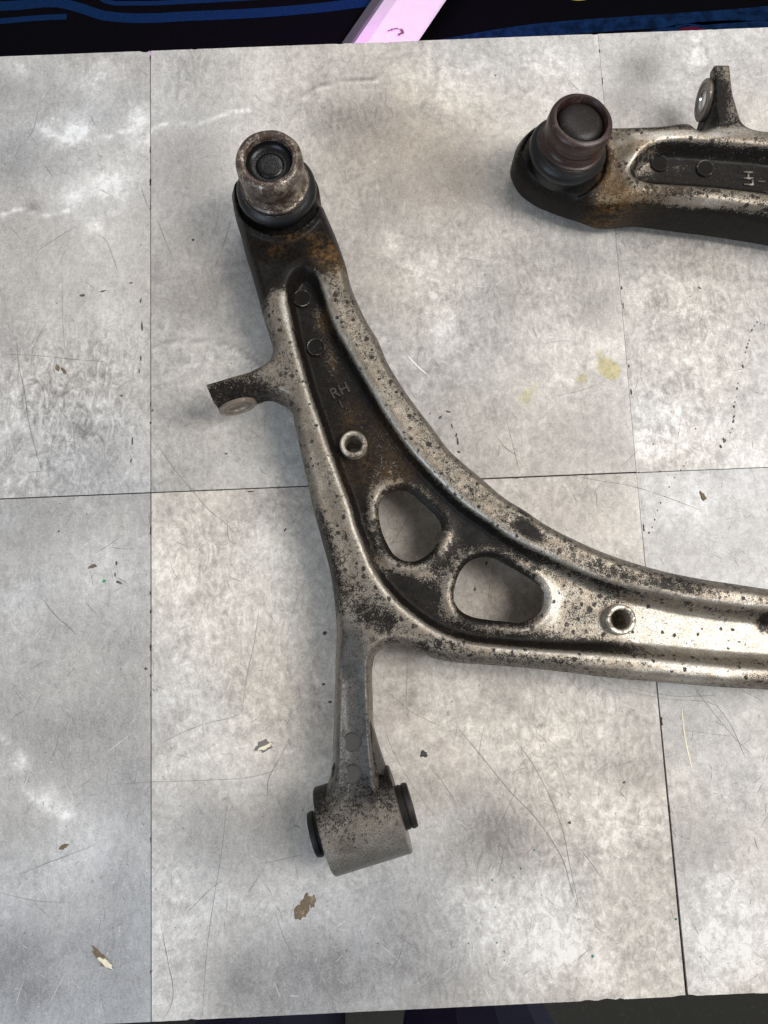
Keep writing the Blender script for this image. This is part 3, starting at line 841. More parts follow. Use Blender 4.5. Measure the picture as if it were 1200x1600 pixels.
# ------------------------------------------------------------------ cast arms
def build_arm(root, O, outline, pocket, holes, zt, web, zb_fun, sh_fun, extra_z, attrs, pocket_soft, step=.00115, prefix='arm_body', floor_depth=None):
    """solid casting from plan curves: eased shoulder, recessed web with flared holes, open ribs below"""
    OUT = catmull(outline, step)
    POC = catmull(pocket, step)
    HOL = [catmull(h, step * .8) for h in holes]
    lo, hi = OUT.min(0), OUT.max(0)
    gx = np.arange(lo[0], hi[0], step); gy = np.arange(lo[1], hi[1], step * .87)
    G = np.array([(x + (k % 2) * step / 2, y) for k, y in enumerate(gy) for x in gx])
    G = G[inside(G, OUT)]
    k = seg_dist(G, OUT) > step * .6
    for H in HOL:
        k &= ~inside(G, H)
    G = G[k]
    for H in HOL:
        G = G[seg_dist(G, H) > step * .5]
    G = G[seg_dist(G, POC) > step * .5]
    T_ = np.roll(POC, -1, 0) - np.roll(POC, 1, 0)
    T_ /= np.linalg.norm(T_, axis=1)[:, None]
    N_ = np.stack([-T_[:, 1], T_[:, 0]], 1)
    rings = []
    for off in (.0009, -.0012, -.0028, -.0046):
        for sg in (1, -1):
            q = POC + N_ * off * sg
            ok = np.abs(seg_dist(q, POC) - abs(off)) < 1e-5
            ok &= inside(q, POC) == (off < 0)
            q = q[ok][::1]
            for H in HOL: q = q[~inside(q, H) & (seg_dist(q, H) > step * .5)]
            q = q[inside(q, OUT) & (seg_dist(q, OUT) > step * .5)]
            if len(q):
                G = G[np.array([True] * len(G)) if len(q) < 2 else near_far(G, q, step * .55)]
                rings.append(q)
    for H in HOL[:2]:
        T_ = np.roll(H, -1, 0) - np.roll(H, 1, 0)
        T_ /= np.linalg.norm(T_, axis=1)[:, None]
        N_ = np.stack([-T_[:, 1], T_[:, 0]], 1)
        for off in (.0008, .0017, .0026):
            q = H + N_ * off
            if inside(q[:1], H)[0]: q = H - N_ * off
            q = q[np.abs(seg_dist(q, H) - off) < 1e-5]
            q = q[seg_dist(q, POC) > step * .5]
            G = G[near_far(G, q, step * .55)]
            rings.append(q)
    pts = [OUT] + HOL + [POC, G] + rings
    edges = []
    b = 0
    for L in [OUT] + HOL + [POC]:
        n = len(L)
        edges += [(b + i, b + (i + 1) % n) for i in range(n)]
        b += n
    P = np.vstack(pts)
    r = delaunay_2d_cdt([Vector(p) for p in P], edges, [], 0, 1e-7)
    vs2 = np.array([tuple(v) for v in r[0]])
    tri = np.array(r[2])
    cen_ = vs2[tri].mean(1)
    k = inside(cen_, OUT)
    for H in HOL: k &= ~inside(cen_, H)
    tri = tri[k]
    Q = vs2
    dO = seg_dist(Q, OUT)
    dO[~inside(Q, OUT)] = 0
    dP = seg_dist(Q, POC)
    dP = np.where(inside(Q, POC), -dP, dP)
    sw, sd = sh_fun(Q)
    top = zt - sd * (1 - np.clip(dO / sw, 0, 1)) ** 2.0
    soft = pocket_soft(Q)
    wall = sstep(-soft, .0012, dP)
    zz = web + (top - web) * wall
    # rim crown
    zz += .0008 * np.exp(-((dP - .004) / .004) ** 2) * (dO > .003)
    dh = np.full(len(Q), 1.0)
    for H in HOL[:2]:
        d = seg_dist(Q, H)
        dh = np.minimum(dh, d)
    zz += np.where(dP < 0, .0011 * np.exp(-((dh - .0040) / .003) ** 2) - .0014 * (1 - sstep(0, .0022, dh)), 0) * (1 - wall)
    zz = extra_z(Q, zz)
    zb = zb_fun(Q)
    inner = 1 - sstep(-.0060, -.0015, dP)
    zlow = zb + (np.maximum(web - .007, zb) - zb) * inner
    zlow = np.minimum(zlow, zz - .003)
    n = len(Q)
    V = np.vstack([np.column_stack([Q, zz]), np.column_stack([Q, zlow])])
    F = [tuple(t) for t in tri] + [(t[2] + n, t[1] + n, t[0] + n) for t in tri]
    cnt = {}
    for t in tri:
        for a, b_ in ((t[0], t[1]), (t[1], t[2]), (t[2], t[0])):
            cnt[(a, b_)] = 1
    bound = [(a, b_) for (a, b_) in cnt if (b_, a) not in cnt]
    mid = {}
    for (a, b_) in bound:
        F.append((b_, a, a + n, b_ + n))
    o = mesh_obj(prefix, V, F, M_alloy, root, O, angle=50)
    for nm, fn in attrs.items():
        a = fn(Q, dO, dP, dh, wall)
        set_attr(o, nm, np.concatenate([a, a]))
    return o, (OUT, POC, HOL)


def tab_sleeve(root, O, u, v, A, B, r, name='bolt_sleeve', out=1):
    p, nn = ray_wall(u, v, A, B)
    if nn @ (C - p) < 0: nn = -nn
    Mx = axis_matrix(p, nn)
    Vv, F = lathe([(r, -.002), (r, .0016), (r - .0006, .0021), (r * .80, .0021), (r * .76, .0014), (r * .62, .0014), (r * .56, .0020), (r * .48, .0018), (r * .46, .0006)], 48)
    s = mesh_obj(name, place(Vv, Mx), F, M_steel, root, O)
    Vv, F = lathe([(0, .0003), (r * .30, .0003), (r * .44, .0006), (r * .475, .0016)], 48)
    mesh_obj('bore', place(Vv, Mx), F, M_shine if out else M_steel, s, O)
    return s


def ball_joint(root, O, E, ztop, tilt, steel, capmat, rec=13.0, lift=0.0, drop=0.0, bowl=False, squash=1.0):
    """pinch-type ball joint with rubber boot; E xy of its axis"""
    Mx = axis_matrix((E[0], E[1], ztop), tilt)
    s = .001
    prof = [(19.5, -6), (20.2, -1), (21.4, 2), (22.8, 4.6), (23.7, 7.0), (23.6, 9.0), (22.6, 10.8), (21.2, 11.8), (20.4, 12.6), (20.6, 13.2), (20.4, 14.2), (19.0, 14.6)]
    V, F = lathe([(a * s, b * s) for a, b in prof], 72)
    bt = mesh_obj('rubber_boot', place(V, Mx), F, M_rubber, root, O)
    prof = [(18.4, 12.5), (19.6, 13.4), (20.1, 14.6), (20.0, 15.8), (19.0, 16.6), (18.9, 17.4), (18.4, 18.4), (17.8, 19.6), (17.6, 21.0), (17.7, 22.4), (18.2, 23.4), (18.5, 24.4), (18.5, 27.0), (18.8, 27.4), (19.0, 28.6), (19.0, 33.6), (18.8, 35.6), (18.2, 37.0), (16.6, 38.2), (15.4, 38.4), (rec + 1.0, 37.7), (rec + .3, 36.2), (rec, 30.5)]
    V, F = lathe([(a * s, (14 + (b - 14) * squash) * s) for a, b in prof], 72)
    ang = np.arctan2(V[:, 1], V[:, 0])
    V[:, :2] *= (1 + .006 * np.sin(ang * 3 + 1 + V[:, 2] * 300) + .005 * np.sin(ang * 7 + V[:, 2] * 900))[:, None]
    body = mesh_obj('joint_body', place(V, Mx), F, steel, root, O)
    prof = [(13.02, 31.3), (12.6, 32.2), (12.2, 33.2), (11.2, 34.4), (9.4, 35.5), (7.0, 36.1), (4, 36.4), (0, 36.5)]
    if bowl: prof = [(13.02, 35.0), (12.5, 33.2), (11.4, 31.9), (9.6, 31.2), (8.2, 31.3), (7.4, 32.1), (6.4, 32.5), (4.6, 32.3), (2.2, 32.6), (0, 32.4)]
    V, F = lathe([(a * s * rec / 13.0, (14 + (38.4 - 14) * squash - 38.4 + b - drop) * s) for a, b in prof], 56)
    mesh_obj('dome_cap', place(V, Mx), F, capmat, body, O)
    prof = [(18.8, 12.4), (20.3, 12.3), (20.7, 12.9), (20.5, 13.6), (19.0, 13.8)]
    V, F = lathe([(a * s, b * s) for a, b in prof], 72)
    mesh_obj('clamp_ring', place(V, Mx), F, steel, bt, O)
    # threaded stem and nut under the eye
    zb = ztop - .004
    V, F = lathe([(0, .0), (.007, .0), (.007, zb)], 24)
    st = mesh_obj('stud', place(V + np.array([E[0], E[1], 0.0]), np.eye(4)), F, steel, root, O)
    V, F = lathe([(0, .0025), (.0105, .0025), (.0115, .004), (.0115, .013), (.009, .014)], 6)
    mesh_obj('nut', V + np.array([E[0], E[1], 0.0]), F, steel, st, O, smooth=False)


def pads(root, O, spots, z, r, mat, rim):
    for u, v in spots:
        c = at(u, v, z)
        V, F = lathe([(r * 1.03, -.003), (r, .0006), (r * .93, .0013), (r * .80, .0012), (r * .5, .0010), (0, .0011)], 40)
        p_ = mesh_obj('locating_pad', V + np.array([c[0], c[1], z]), F, mat, root, O)
        V, F = lathe([(r * 1.01, .0004), (r * 1.0, .0011), (r * .95, .00155), (r * .88, .0014), (r * .86, .0008)], 40)
        mesh_obj('pad_rim', V + np.array([c[0], c[1], z]), F, rim, p_, O)


def boss(root, O, u, v, z0, ztop, ro, ri):
    c = at(u, v, ztop)
    V, F = lathe([(ri + .0005, .003), (ri, z0 - .004), (ri, ztop - .0008), (ri + .0008, ztop), (ro - .0009, ztop), (ro, ztop - .0009), (ro + .0004, z0 - .001)], 48)
    mesh_obj('boss_ring', V + np.array([c[0], c[1], 0]), F, M_ring, root, O)


def text_part(root, O, body, u, v, z, size, rot, mat):
    cu = bpy.data.curves.new('cast_mark', 'FONT')
    cu.body = body; cu.size = size; cu.extrude = .0004; cu.bevel_depth = .00012; cu.align_x = 'CENTER'; cu.align_y = 'CENTER'
    tmp = bpy.data.objects.new('tmp_text', cu)
    sc.collection.objects.link(tmp)
    me = bpy.data.meshes.new_from_object(tmp.evaluated_get(bpy.context.evaluated_depsgraph_get()))
    bpy.data.objects.remove(tmp)
    c = at(u, v, z)
    me.transform(Matrix.Translation(Vector(c) - Vector(O)) @ Matrix.Rotation(rot, 4, 'Z'))
    me.materials.clear(); me.materials.append(mat)
    o = bpy.data.objects.new('cast_mark', me)
    link(o, root)
    o['label'] = 'raised cast mark'
    return o


def ell(u, v, rx, ry, n=20):
    return [(u + rx * math.cos(2 * math.pi * k / n), v + ry * math.sin(2 * math.pi * k / n)) for k in range(n)]


def blobs(Q, L, z):
    out = np.zeros(len(Q))
    for u, v, rx, ry, rot, a in L:
        c = at(u, v, z)
        dx, dy = (Q[:, 0] - c[0]) * 2700, -(Q[:, 1] - c[1]) * 2700
        ca, sa = math.cos(rot), math.sin(rot)
        p, q = (dx * ca + dy * sa) / rx, (-dx * sa + dy * ca) / ry
        out += a * np.exp(-(p * p + q * q) ** 1.5)
    return out


# ---- right-hand arm (the whole one)
ZT, WEB = .044, .0345
ZO = ZT - .007
rh = at(430, 300, 0)
ER = at(420.5, 248, ZT + .035)[:2]
RO = np.array([ER[0], ER[1], 0.0])
arm = empty('control_arm', tuple(RO), 'large grimy cast-aluminium control arm with two oval holes lying mid table', 'control arm', None)
O_RH_A = [(361, 292), (362, 315), (366, 335), (374.7, 364.7), (383, 397), (392, 425), (403, 464), (413, 501), (423, 532), (426, 548), (422, 564), (412, 575), (399, 584), (365, 595), (326, 606.6)]
O_RH_T = [(333.4, 628.5), (373.7, 615.5), (395, 609.5), (406, 606), (418, 607), (433, 613.6), (447, 624), (454.5, 637), (459, 658), (466, 690), (473, 722), (480, 752), (487, 785), (501, 838), (515, 890), (522, 936), (525.5, 978), (524, 1037), (522.5, 1100), (520, 1160), (518, 1205), (512, 1226), (508, 1262)]
O_RH_B = [(602, 1256), (592, 1220), (588, 1190), (583, 1140), (582, 1100), (583, 1037), (587, 1023), (599, 1013), (616, 1009), (634, 1010), (655, 1018), (679.5, 1029), (718, 1036), (760, 1039), (830, 1044.5), (896, 1052), (960, 1060), (1025, 1065.5), (1130, 1074), (1200, 1078), (1290, 1084), (1345, 1078), (1375, 1040), (1378, 985), (1350, 945), (1290, 930), (1200, 920), (1147, 912), (1095, 904), (1046, 894), (1004, 883), (969, 872), (930, 857), (895, 841), (850, 817), (822, 798), (787, 776), (752, 746), (722, 721), (700, 700), (680, 673), (660, 647), (642, 623), (623, 595), (603, 560), (591, 531), (574, 503), (559, 473), (548, 445), (541, 417), (531, 386), (520, 356), (508, 328), (498, 308)]
pA = trace(O_RH_A, ZO)
pT = trace([O_RH_T[0]], ZT)
pT2 = trace(O_RH_T[1:7], ZT)
pT3 = trace(O_RH_T[7:], ZO)
pB = trace(O_RH_B, ZO)
a_end = np.arctan2(*(pB[-1] - ER)[::-1]); a_beg = np.arctan2(*(pA[0] - ER)[::-1])
if a_beg < a_end: a_beg += 2 * math.pi
arc = []
r_e, r_b = np.linalg.norm(pB[-1] - ER), np.linalg.norm(pA[0] - ER)
for k in range(1, 14):
    t = k / 14
    rr = (1 - t) * r_e + t * r_b if False else .0262
    aa = a_end + (a_beg - a_end) * t
    w = min(1, min(t, 1 - t) * 5)
    rr = rr * w + (1 - w) * ((1 - t) * r_e + t * r_b)
    arc.append(ER + rr * np.array([math.cos(aa), math.sin(aa)]))
# doubled points keep the corners of the link tab square
outline = np.vstack([pA[:-1], pA[-1:] + (pA[-2] - pA[-1]) * .03, pA[-1:], pA[-1:] + (pT[0] - pA[-1]) * .05, pT + (pA[-1] - pT[0]) * .05, pT, pT + (pT2[0] - pT[0]) * .03, pT2, pT3, pB, np.array(arc)])
P_RH = [(449, 440), (447, 465), (452, 493), (458, 524), (470, 567), (483, 613), (497, 653), (513, 700), (530, 747), (546, 790), (556, 825), (566, 850), (580, 884), (597, 912), (620, 939), (648, 963), (683, 986), (725, 1002), (777, 1010), (850, 1016), (920, 1021), (990, 1027), (1060, 1034), (1130, 1041), (1200, 1046), (1270, 1050), (1310, 1040), (1325, 1005), (1312, 970), (1270, 955), (1200, 951), (1130, 944), (1077, 936), (1025, 925), (972, 914), (927, 900), (885, 882), (843, 862), (815, 848), (793, 835), (765, 815), (728, 789), (693, 757), (665, 728), (638, 697), (617, 667), (598, 638), (578, 603), (563, 578), (548, 551), (526, 512), (513, 480), (505, 451), (494, 428), (478, 416), (461, 420)]
H1 = [(593, 785), (601, 773), (620, 765), (637, 766), (652, 777), (669, 792), (683, 806), (690, 820), (688, 838), (679, 855), (665, 869), (648, 877), (630, 876), (616, 867), (604, 848), (595, 824), (592, 803)]
H2 = [(711, 915), (721, 890), (735, 876), (756, 870), (774, 872), (795, 883), (823, 899), (840, 911), (849, 929), (847, 950), (833, 966), (816, 973), (788, 971), (760, 968), (735, 963), (718, 953), (709, 936)]
b1 = at(552, 693, WEB + .006); b2 = at(971, 968, WEB + .006)


def circ(c, r, n=20): return np.array([(c[0] + r * math.cos(2 * math.pi * k / n), c[1] + r * math.sin(2 * math.pi * k / n)) for k in range(n)])


holes = [trace(H1, WEB - .002), trace(H2, WEB - .002), circ(b1, .0058), circ(b2, .0062)]
tabtip = (pA[-1] + pT[0]) / 2
stem0 = at(552, 1040, ZO)[:2]
BA = np.array(at(513, 1297, .0245)); BB = np.array(at(620, 1264, .0245))
baxis = (BB - BA)[:2] / np.linalg.norm((BB - BA)[:2])
BC = (BA[:2] + BB[:2]) / 2
BPN = np.array([baxis[1], -baxis[0]])
BPN = BPN if BPN[1] < 0 else -BPN


def rh_zb(Q):
    z = np.full(len(Q), .017)
    d = np.hypot(Q[:, 0] - tabtip[0], Q[:, 1] - tabtip[1])
    z = np.where(d < .05, np.maximum(z, ZT - .033), z)
    z = np.maximum(z, ZT - .033 + .021 * np.clip(1 - d / .017, 0, 1))
    e = np.hypot(Q[:, 0] - ER[0], Q[:, 1] - ER[1])
    return np.where(e < .04, np.maximum(z, .018), z)


def rh_sh(Q):
    d = np.hypot(Q[:, 0] - tabtip[0], Q[:, 1] - tabtip[1])
    k = sstep(.028, .048, d)
    stem = 1 - sstep(stem0[1] - .002, stem0[1] + .02, Q[:, 1])
    stem *= (Q[:, 0] < at(640, 1040, 0)[0])
    sw = .0055 * (1 - .2 * stem)
    return .0010 + (sw - .0010) * k, .0008 + (.0090 - .0008) * k


def rh_z(Q, z):
    e = np.hypot(Q[:, 0] - ER[0], Q[:, 1] - ER[1])
    sad = 1 - sstep(.028, .050, e)
    z = z - .0035 * sad
    z = z + .0032 * np.exp(-((e - .0268) / .0016) ** 2)
    z = np.where(e < .0250, np.minimum(z, ZT - .0045), z)
    # stem dips to the bush
    k = 1 - sstep(BC[1] + .02, stem0[1] + .02, Q[:, 1])
    k = np.where(Q[:, 0] < at(640, 1040, 0)[0], k, 0)
    # shallow dish along the stem
    cx = at(551, 1100, ZT)[0] + (Q[:, 1] - at(551, 1100, ZT)[1]) * -.02
    dish = np.exp(-((Q[:, 0] - cx) / .0072) ** 4) * sstep(.0, .012, stem0[1] + .004 - Q[:, 1]) * (Q[:, 0] < at(640, 1040, 0)[0])
    z = z - .0030 * dish
    # fillet where the stem runs onto the barrel
    rel = (Q - BC) @ BPN
    al = (Q - BC) @ baxis
    zc = .0245 + np.sqrt(np.clip(.0240 ** 2 - np.minimum(rel, 0) ** 2, 0, None)) - .0006
    kf = .009
    h = np.clip(.5 + .5 * (zc - z) / kf, 0, 1)
    sm = z * (1 - h) + zc * h + kf * h * (1 - h) * .8
    near = (np.abs(rel) < .024) & (rel < .0) & (np.abs(al) < .03)
    z = np.where(near, np.minimum(sm, np.maximum(z, zc) + .0022), z)
    # casting unevenness
    z = z + .00008 * np.sin(Q[:, 0] * 410 + 3 * np.sin(Q[:, 1] * 260)) * np.sin(Q[:, 1] * 330 + 1.7)
    return z


def rh_soft(Q):
    e = np.hypot(Q[:, 0] - ER[0], Q[:, 1] - ER[1])
    far = sstep(at(820, 900, 0)[0], at(1000, 950, 0)[0], Q[:, 0])
    return .0050 + .003 * (1 - sstep(.045, .075, e)) + .004 * far


GR_WEB = [(950, 960, 120, 60, .1, -.52), (1060, 985, 110, 40, .12, -.80), (1170, 1000, 120, 38, .05, -.80), (1280, 1000, 110, 40, 0, -.6), (870, 905, 60, 30, .5, -.45), (880, 990, 50, 25, .1, -.25), (700, 850, 40, 22, .8, -.36), (600, 750, 40, 22, -.9, -.30), (570, 830, 22, 30, 0, -.2), (590, 880, 30, 18, .8, -.28), (640, 890, 50, 14, .3, -.36), (690, 905, 30, 30, 0, -.30), (860, 950, 22, 30, 0, -.45), (785, 855, 30, 16, .5, -.1), (590, 790, 16, 40, 0, -.28), (700, 950, 20, 30, 0, -.35), (780, 985, 80, 8, .05, -.25), (500, 500, 16, 26, -.3, -.30), (515, 560, 12, 34, -.25, -.30), (600, 690, 30, 40, -.6, -.18), (545, 650, 18, 20, 0, -.15), (1195, 975, 16, 22, 0, .8), (900, 1008, 90, 8, .06, .5)]
GR_RIM = [(432, 455, 12, 26, -.2, -.30), (446, 490, 8, 30, -.2, -.25), (400, 440, 16, 40, -.2, .45), (420, 500, 10, 30, -.2, -.02), (360, 610, 40, 18, -.2, .48), (410, 600, 24, 14, 0, .18), (440, 590, 14, 30, -.3, .05), (505, 840, 16, 45, -.2, .32), (520, 900, 16, 30, -.2, .30), (545, 930, 24, 30, 0, .22), (590, 965, 30, 20, .6, .42), (560, 985, 30, 30, 0, .15), (470, 650, 14, 40, -.2, -.10), (495, 740, 12, 40, -.2, -.12), (620, 640, 20, 70, -.55, -.12), (560, 520, 14, 50, -.5, -.05), (540, 460, 14, 30, -.4, .08), (770, 800, 40, 20, .7, .05), (825, 828, 22, 10, .6, .9), (822, 798, 10, 6, .6, .8), (900, 870, 60, 14, .45, .02), (960, 900, 40, 14, .3, .22), (1060, 915, 60, 12, .2, .28), (1150, 930, 50, 10, .12, -.16), (700, 1010, 60, 14, .2, .18), (800, 1032, 60, 14, .05, .06), (870, 1036, 40, 12, .1, .1), (960, 1045, 60, 12, .08, -.08), (1080, 1056, 90, 14, .07, -.42), (1190, 1060, 40, 10, .05, .15)]
OIL = [(508, 398, 22, 30, -.4, 1.0), (520, 412, 16, 24, -.4, .8), (432, 395, 14, 12, 0, .5), (470, 372, 40, 10, 0, .45), (505, 500, 12, 24, -.3, .5), (518, 560, 8, 30, -.2, .4), (600, 700, 40, 60, -.6, .3), (545, 650, 18, 30, 0, .35), (560, 730, 30, 40, -.4, .25), (620, 740, 30, 20, 0, .25)]
OXB = [(552, 1080, 45, 90, 0, .95), (552, 1200, 60, 70, 0, 1.2), (545, 1000, 26, 40, 0, .6), (440, 560, 26, 40, -.3, .12)]


def rh_grime(Q, dO, dP, dh, wall):
    zq = .036
    g_rim = .41 + blobs(Q, GR_RIM, ZT) - .34 * np.exp(-((dP - .001) / .0015) ** 2)
    g_rim = g_rim + .16 * (1 - sstep(.0, .005, dO))
    g_web = 1.05 + 1.05 * blobs(Q, GR_WEB, WEB) - .33 * np.exp(-((dh - .0045) / .0028) ** 2)
    e = np.hypot(Q[:, 0] - ER[0], Q[:, 1] - ER[1])
    far = sstep(at(880, 900, 0)[0], at(1020, 950, 0)[0], Q[:, 0])
    wl = np.clip(wall * 1.1, 0, 1) ** 2
    pw = .9 - .5 * far
    kk = sstep(-.0016, -.0004, dP)
    g = kk * g_rim + (1 - kk) * (g_web * (1 - wl) + pw * wl)
    g = g + .85 * (1 - sstep(.048, .066, e)) + .35 * (1 - sstep(.060, .075, e)) * (Q[:, 0] < ER[0] + .02)
    ox = np.clip(blobs(Q, OXB, ZT), 0, 1)
    g = g * (1 - .6 * ox) + .10 * ox + .3 * blobs(Q, [(552, 1240, 70, 30, 0, 1.0)], ZT)
    return np.clip(g, .11, 1.15)


def rh_oil(Q, dO, dP, dh, wall): return np.clip(blobs(Q, OIL, ZT - .004), 0, 1)


def rh_ox(Q, dO, dP, dh, wall):
    o = blobs(Q, OXB, ZT)
    return np.clip(o * sstep(-.0005, .0045, dO), 0, 1)


body, _ = build_arm(arm, RO, outline, trace(P_RH, ZT), holes, ZT, WEB, rh_zb, rh_sh, rh_z, dict(grime=rh_grime, oil=rh_oil, oxide=rh_ox), rh_soft)
ball_joint(arm, RO, ER, ZT - .0035, (-.012, .01, 1), M_rust_a, M_cap, 12.8, 0, 0, True)
tab_sleeve(arm, RO, 371, 633.5, np.array([*pT[0], ZT]), np.array([*pT2[2], ZT]), .0115, out=0)
pads(arm, RO, [(472, 467), (494, 543)], WEB + .0002, .0054, M_pad, M_padrim)
pads(arm, RO, [(550, 1159), (550, 1209)], ZT - .0034, .0050, M_padgrey, M_padgrey)
boss(arm, RO, 552, 693, WEB, WEB + .006, .0078, .0052)
boss(arm, RO, 971, 968, WEB, WEB + .006, .0085, .0056)
text_part(arm, RO, 'RH', 531, 611, WEB + .0003, .0090, .40, M_pad2)
text_part(arm, RO, '1', 533, 632, WEB + .0003, .0068, .40, M_pad2)

# bush eye at the near end
BR, BL = .0240, .0440
Mb = axis_matrix((BC[0], BC[1], .0245), (baxis[0], baxis[1], 0))
V, F = lathe([(.0128, -BL / 2 + .002), (.0128, -BL / 2), (BR - .0008, -BL / 2), (BR, -BL / 2 + .0008)] + [(BR, -BL / 2 + .0008 + (BL - .0016) * k / 30) for k in range(1, 31)] + [(BR - .0008, BL / 2), (.0128, BL / 2), (.0128, BL / 2 - .002)], 120)
Vw = place(V, Mb)
bush = mesh_obj('bush_eye', Vw, F, M_alloy, arm, RO)
# wear runs round the barrel: grease on the arm side, bare metal on the outer side
pn = np.array([baxis[1], -baxis[0]])
if pn[1] > 0: pn = -pn
rel = (Vw[:, :2] - BC) @ pn
al = (Vw[:, :2] - BC) @ baxis
set_attr(bush, 'grime', np.clip(.50 - .40 * sstep(-.008, .012, rel) + .30 * (1 - sstep(-.022, -.010, rel)) + .3 * np.exp(-((rel - .004) / .005) ** 2 - ((al + .008) / .007) ** 2), 0, 1))
set_attr(bush, 'oil', np.zeros(len(Vw)))
set_attr(bush, 'oxide', np.clip(.85 * (1 - sstep(-.022, -.004, rel)) + .30 + .25 * sstep(.010, .020, rel), 0, 1))
for sgn in (-1, 1):
    prof = [(.006, 0), (.0120, 0), (.0121, .0034), (.0117, .0038), (.0117, .0044), (.0123, .0048), (.0124, .0064), (.0121, .0069), (.0121, .0073), (.0118, .0079), (.006, .0080), (.006, .004)]
    V, F = lathe([(r, BL / 2 - .001 + z) for r, z in prof], 56)
    V = V * np.array([1, 1, sgn])
    if sgn < 0: F = [f[::-1] for f in F]
    mesh_obj('rubber_bush', place(V, Mb), F, M_bushrub, bush, RO)
# gusset between stem and bush (lower, flares towards the barrel)
gl = [at(582, 1136, .030)[:2], at(592, 1172, .030)[:2], at(600, 1196, .030)[:2], at(606, 1212, .030)[:2], at(560, 1232, .030)[:2], at(520, 1230, .030)[:2], at(518, 1200, .030)[:2], at(540, 1140, .030)[:2]]
gu = [at(580, 1128, .040)[:2], at(583, 1172, .040)[:2], at(588, 1196, .040)[:2], at(594, 1212, .044)[:2], at(560, 1236, .044)[:2], at(516, 1234, .044)[:2], at(519, 1200, .040)[:2], at(545, 1140, .040)[:2]]
n = len(gl)
V = [(x, y, .012) for x, y in gl] + [(x, y, .029) for x, y in gl] + [(x, y, .0395) for x, y in gu]
F = [tuple(range(n))[::1], tuple(range(3 * n - 1, 2 * n - 1, -1))] + [(k * n + i, k * n + (i + 1) % n, (k + 1) * n + (i + 1) % n, (k + 1) * n + i) for k in range(2) for i in range(n)]
F = [f[::-1] for f in F]
g = mesh_obj('gusset', V, F, M_alloy, arm, RO, angle=60)
set_attr(g, 'grime', [.65] * len(V)); set_attr(g, 'oil', [.0] * len(V)); set_attr(g, 'oxide', [.8] * len(V))

# ---- left-hand arm (runs out of the picture on the right)
LT, LW = .040, .0305
LZ = LT - .006
EL = at(905, 195, LT + .035)[:2]
EL = np.array(at(884, 239, LT)[:2])
LO = np.array([EL[0], EL[1], 0.0])
larm = empty('control_arm', tuple(LO), 'cut-off second control arm with red-brown ball joint at the far right', 'control arm', None)
o_eye = trace([(801, 287), (811, 304), (832, 321), (860, 334), (895, 346), (937, 355)], .010)
o_low = trace([(990, 361), (1042, 367.5), (1095, 374), (1147, 382), (1200, 391), (1260, 404), (1330, 425), (1420, 460), (1500, 505)], .003)
o_end = trace([(1560, 510), (1590, 460), (1570, 400), (1500, 350), (1420, 290), (1340, 225), (1270, 202), (1225, 196)], LZ)
o_tab1 = trace([(1200, 194), (1188, 192.5), (1176, 189), (1162, 179), (1151.5, 166), (1147, 152)], LT)
o_tip = trace([(1140, 101), (1117, 101)], LT)
o_tab2 = trace([(1118.5, 135), (1118, 165), (1115, 180), (1108, 189), (1098, 194)], LT)
o_up = trace([(1080, 195), (1025, 196), (980, 197)], LZ)
a_beg = np.arctan2(*(o_eye[0] - EL)[::-1]); a_end = np.arctan2(*(o_up[-1] - EL)[::-1])
if a_beg < a_end: a_beg += 2 * math.pi
arc = []
for k in range(1, 12):
    t = k / 12
    r0, r1 = np.linalg.norm(o_up[-1] - EL), np.linalg.norm(o_eye[0] - EL)
    w = min(1, min(t, 1 - t) * 5)
    rr = (1 - t) * r0 + t * r1
    rr = .0300 * math.sin(math.pi * t) ** .5 + rr * (1 - math.sin(math.pi * t) ** .5)
    aa = a_end + (a_beg - a_end) * t
    arc.append(EL + rr * np.array([math.cos(aa), math.sin(aa)]))
outline_l = np.vstack([o_eye, o_low, o_end, o_tab1, o_tip[0] + (o_tab1[-1] - o_tip[0]) * .04, o_tip[0], o_tip[0] + (o_tip[1] - o_tip[0]) * .06, o_tip[1] + (o_tip[0] - o_tip[1]) * .06, o_tip[1], o_tip[1] + (o_tab2[0] - o_tip[1]) * .04, o_tab2, o_up, np.array(arc)])
P_LH = [(984, 262), (990, 276), (1010, 285), (1050, 289), (1095, 292), (1130, 295), (1200, 304), (1280, 322), (1370, 365), (1470, 420), (1500, 400), (1420, 335), (1340, 272), (1270, 240), (1200, 228), (1130, 222), (1095, 219), (1045, 218), (1015, 226), (994, 242)]
ltip = o_tip.mean(0)


def lh_zb(Q):
    z = np.full(len(Q), .003)
    d = np.hypot(Q[:, 0] - ltip[0], Q[:, 1] - ltip[1])
    z = np.where(d < .045, np.maximum(z, LT - .032), z)
    z = np.maximum(z, LT - .032 + .030 * np.clip(1 - d / .026, 0, 1))
    e = np.hypot(Q[:, 0] - EL[0], Q[:, 1] - EL[1])
    return np.maximum(z, .011 - .008 * sstep(.03, .055, e))


def lh_sh(Q):
    d = np.hypot(Q[:, 0] - ltip[0], Q[:, 1] - ltip[1])
    k = sstep(.028, .042, d)
    return .001 + .0060 * k, .0008 + .0085 * k


def lh_z(Q, z):
    e = np.hypot(Q[:, 0] - EL[0], Q[:, 1] - EL[1])
    z = z - .006 * (1 - sstep(.027, .048, e))
    z = z + .0022 * np.exp(-((e - .0278) / .0018) ** 2)
    z = np.where(e < .026, np.minimum(z, LT - .008), z)
    return z + .00008 * np.sin(Q[:, 0] * 390 + 3 * np.sin(Q[:, 1] * 280)) * np.sin(Q[:, 1] * 350 + .7)


def lh_soft(Q): return np.full(len(Q), .0075)


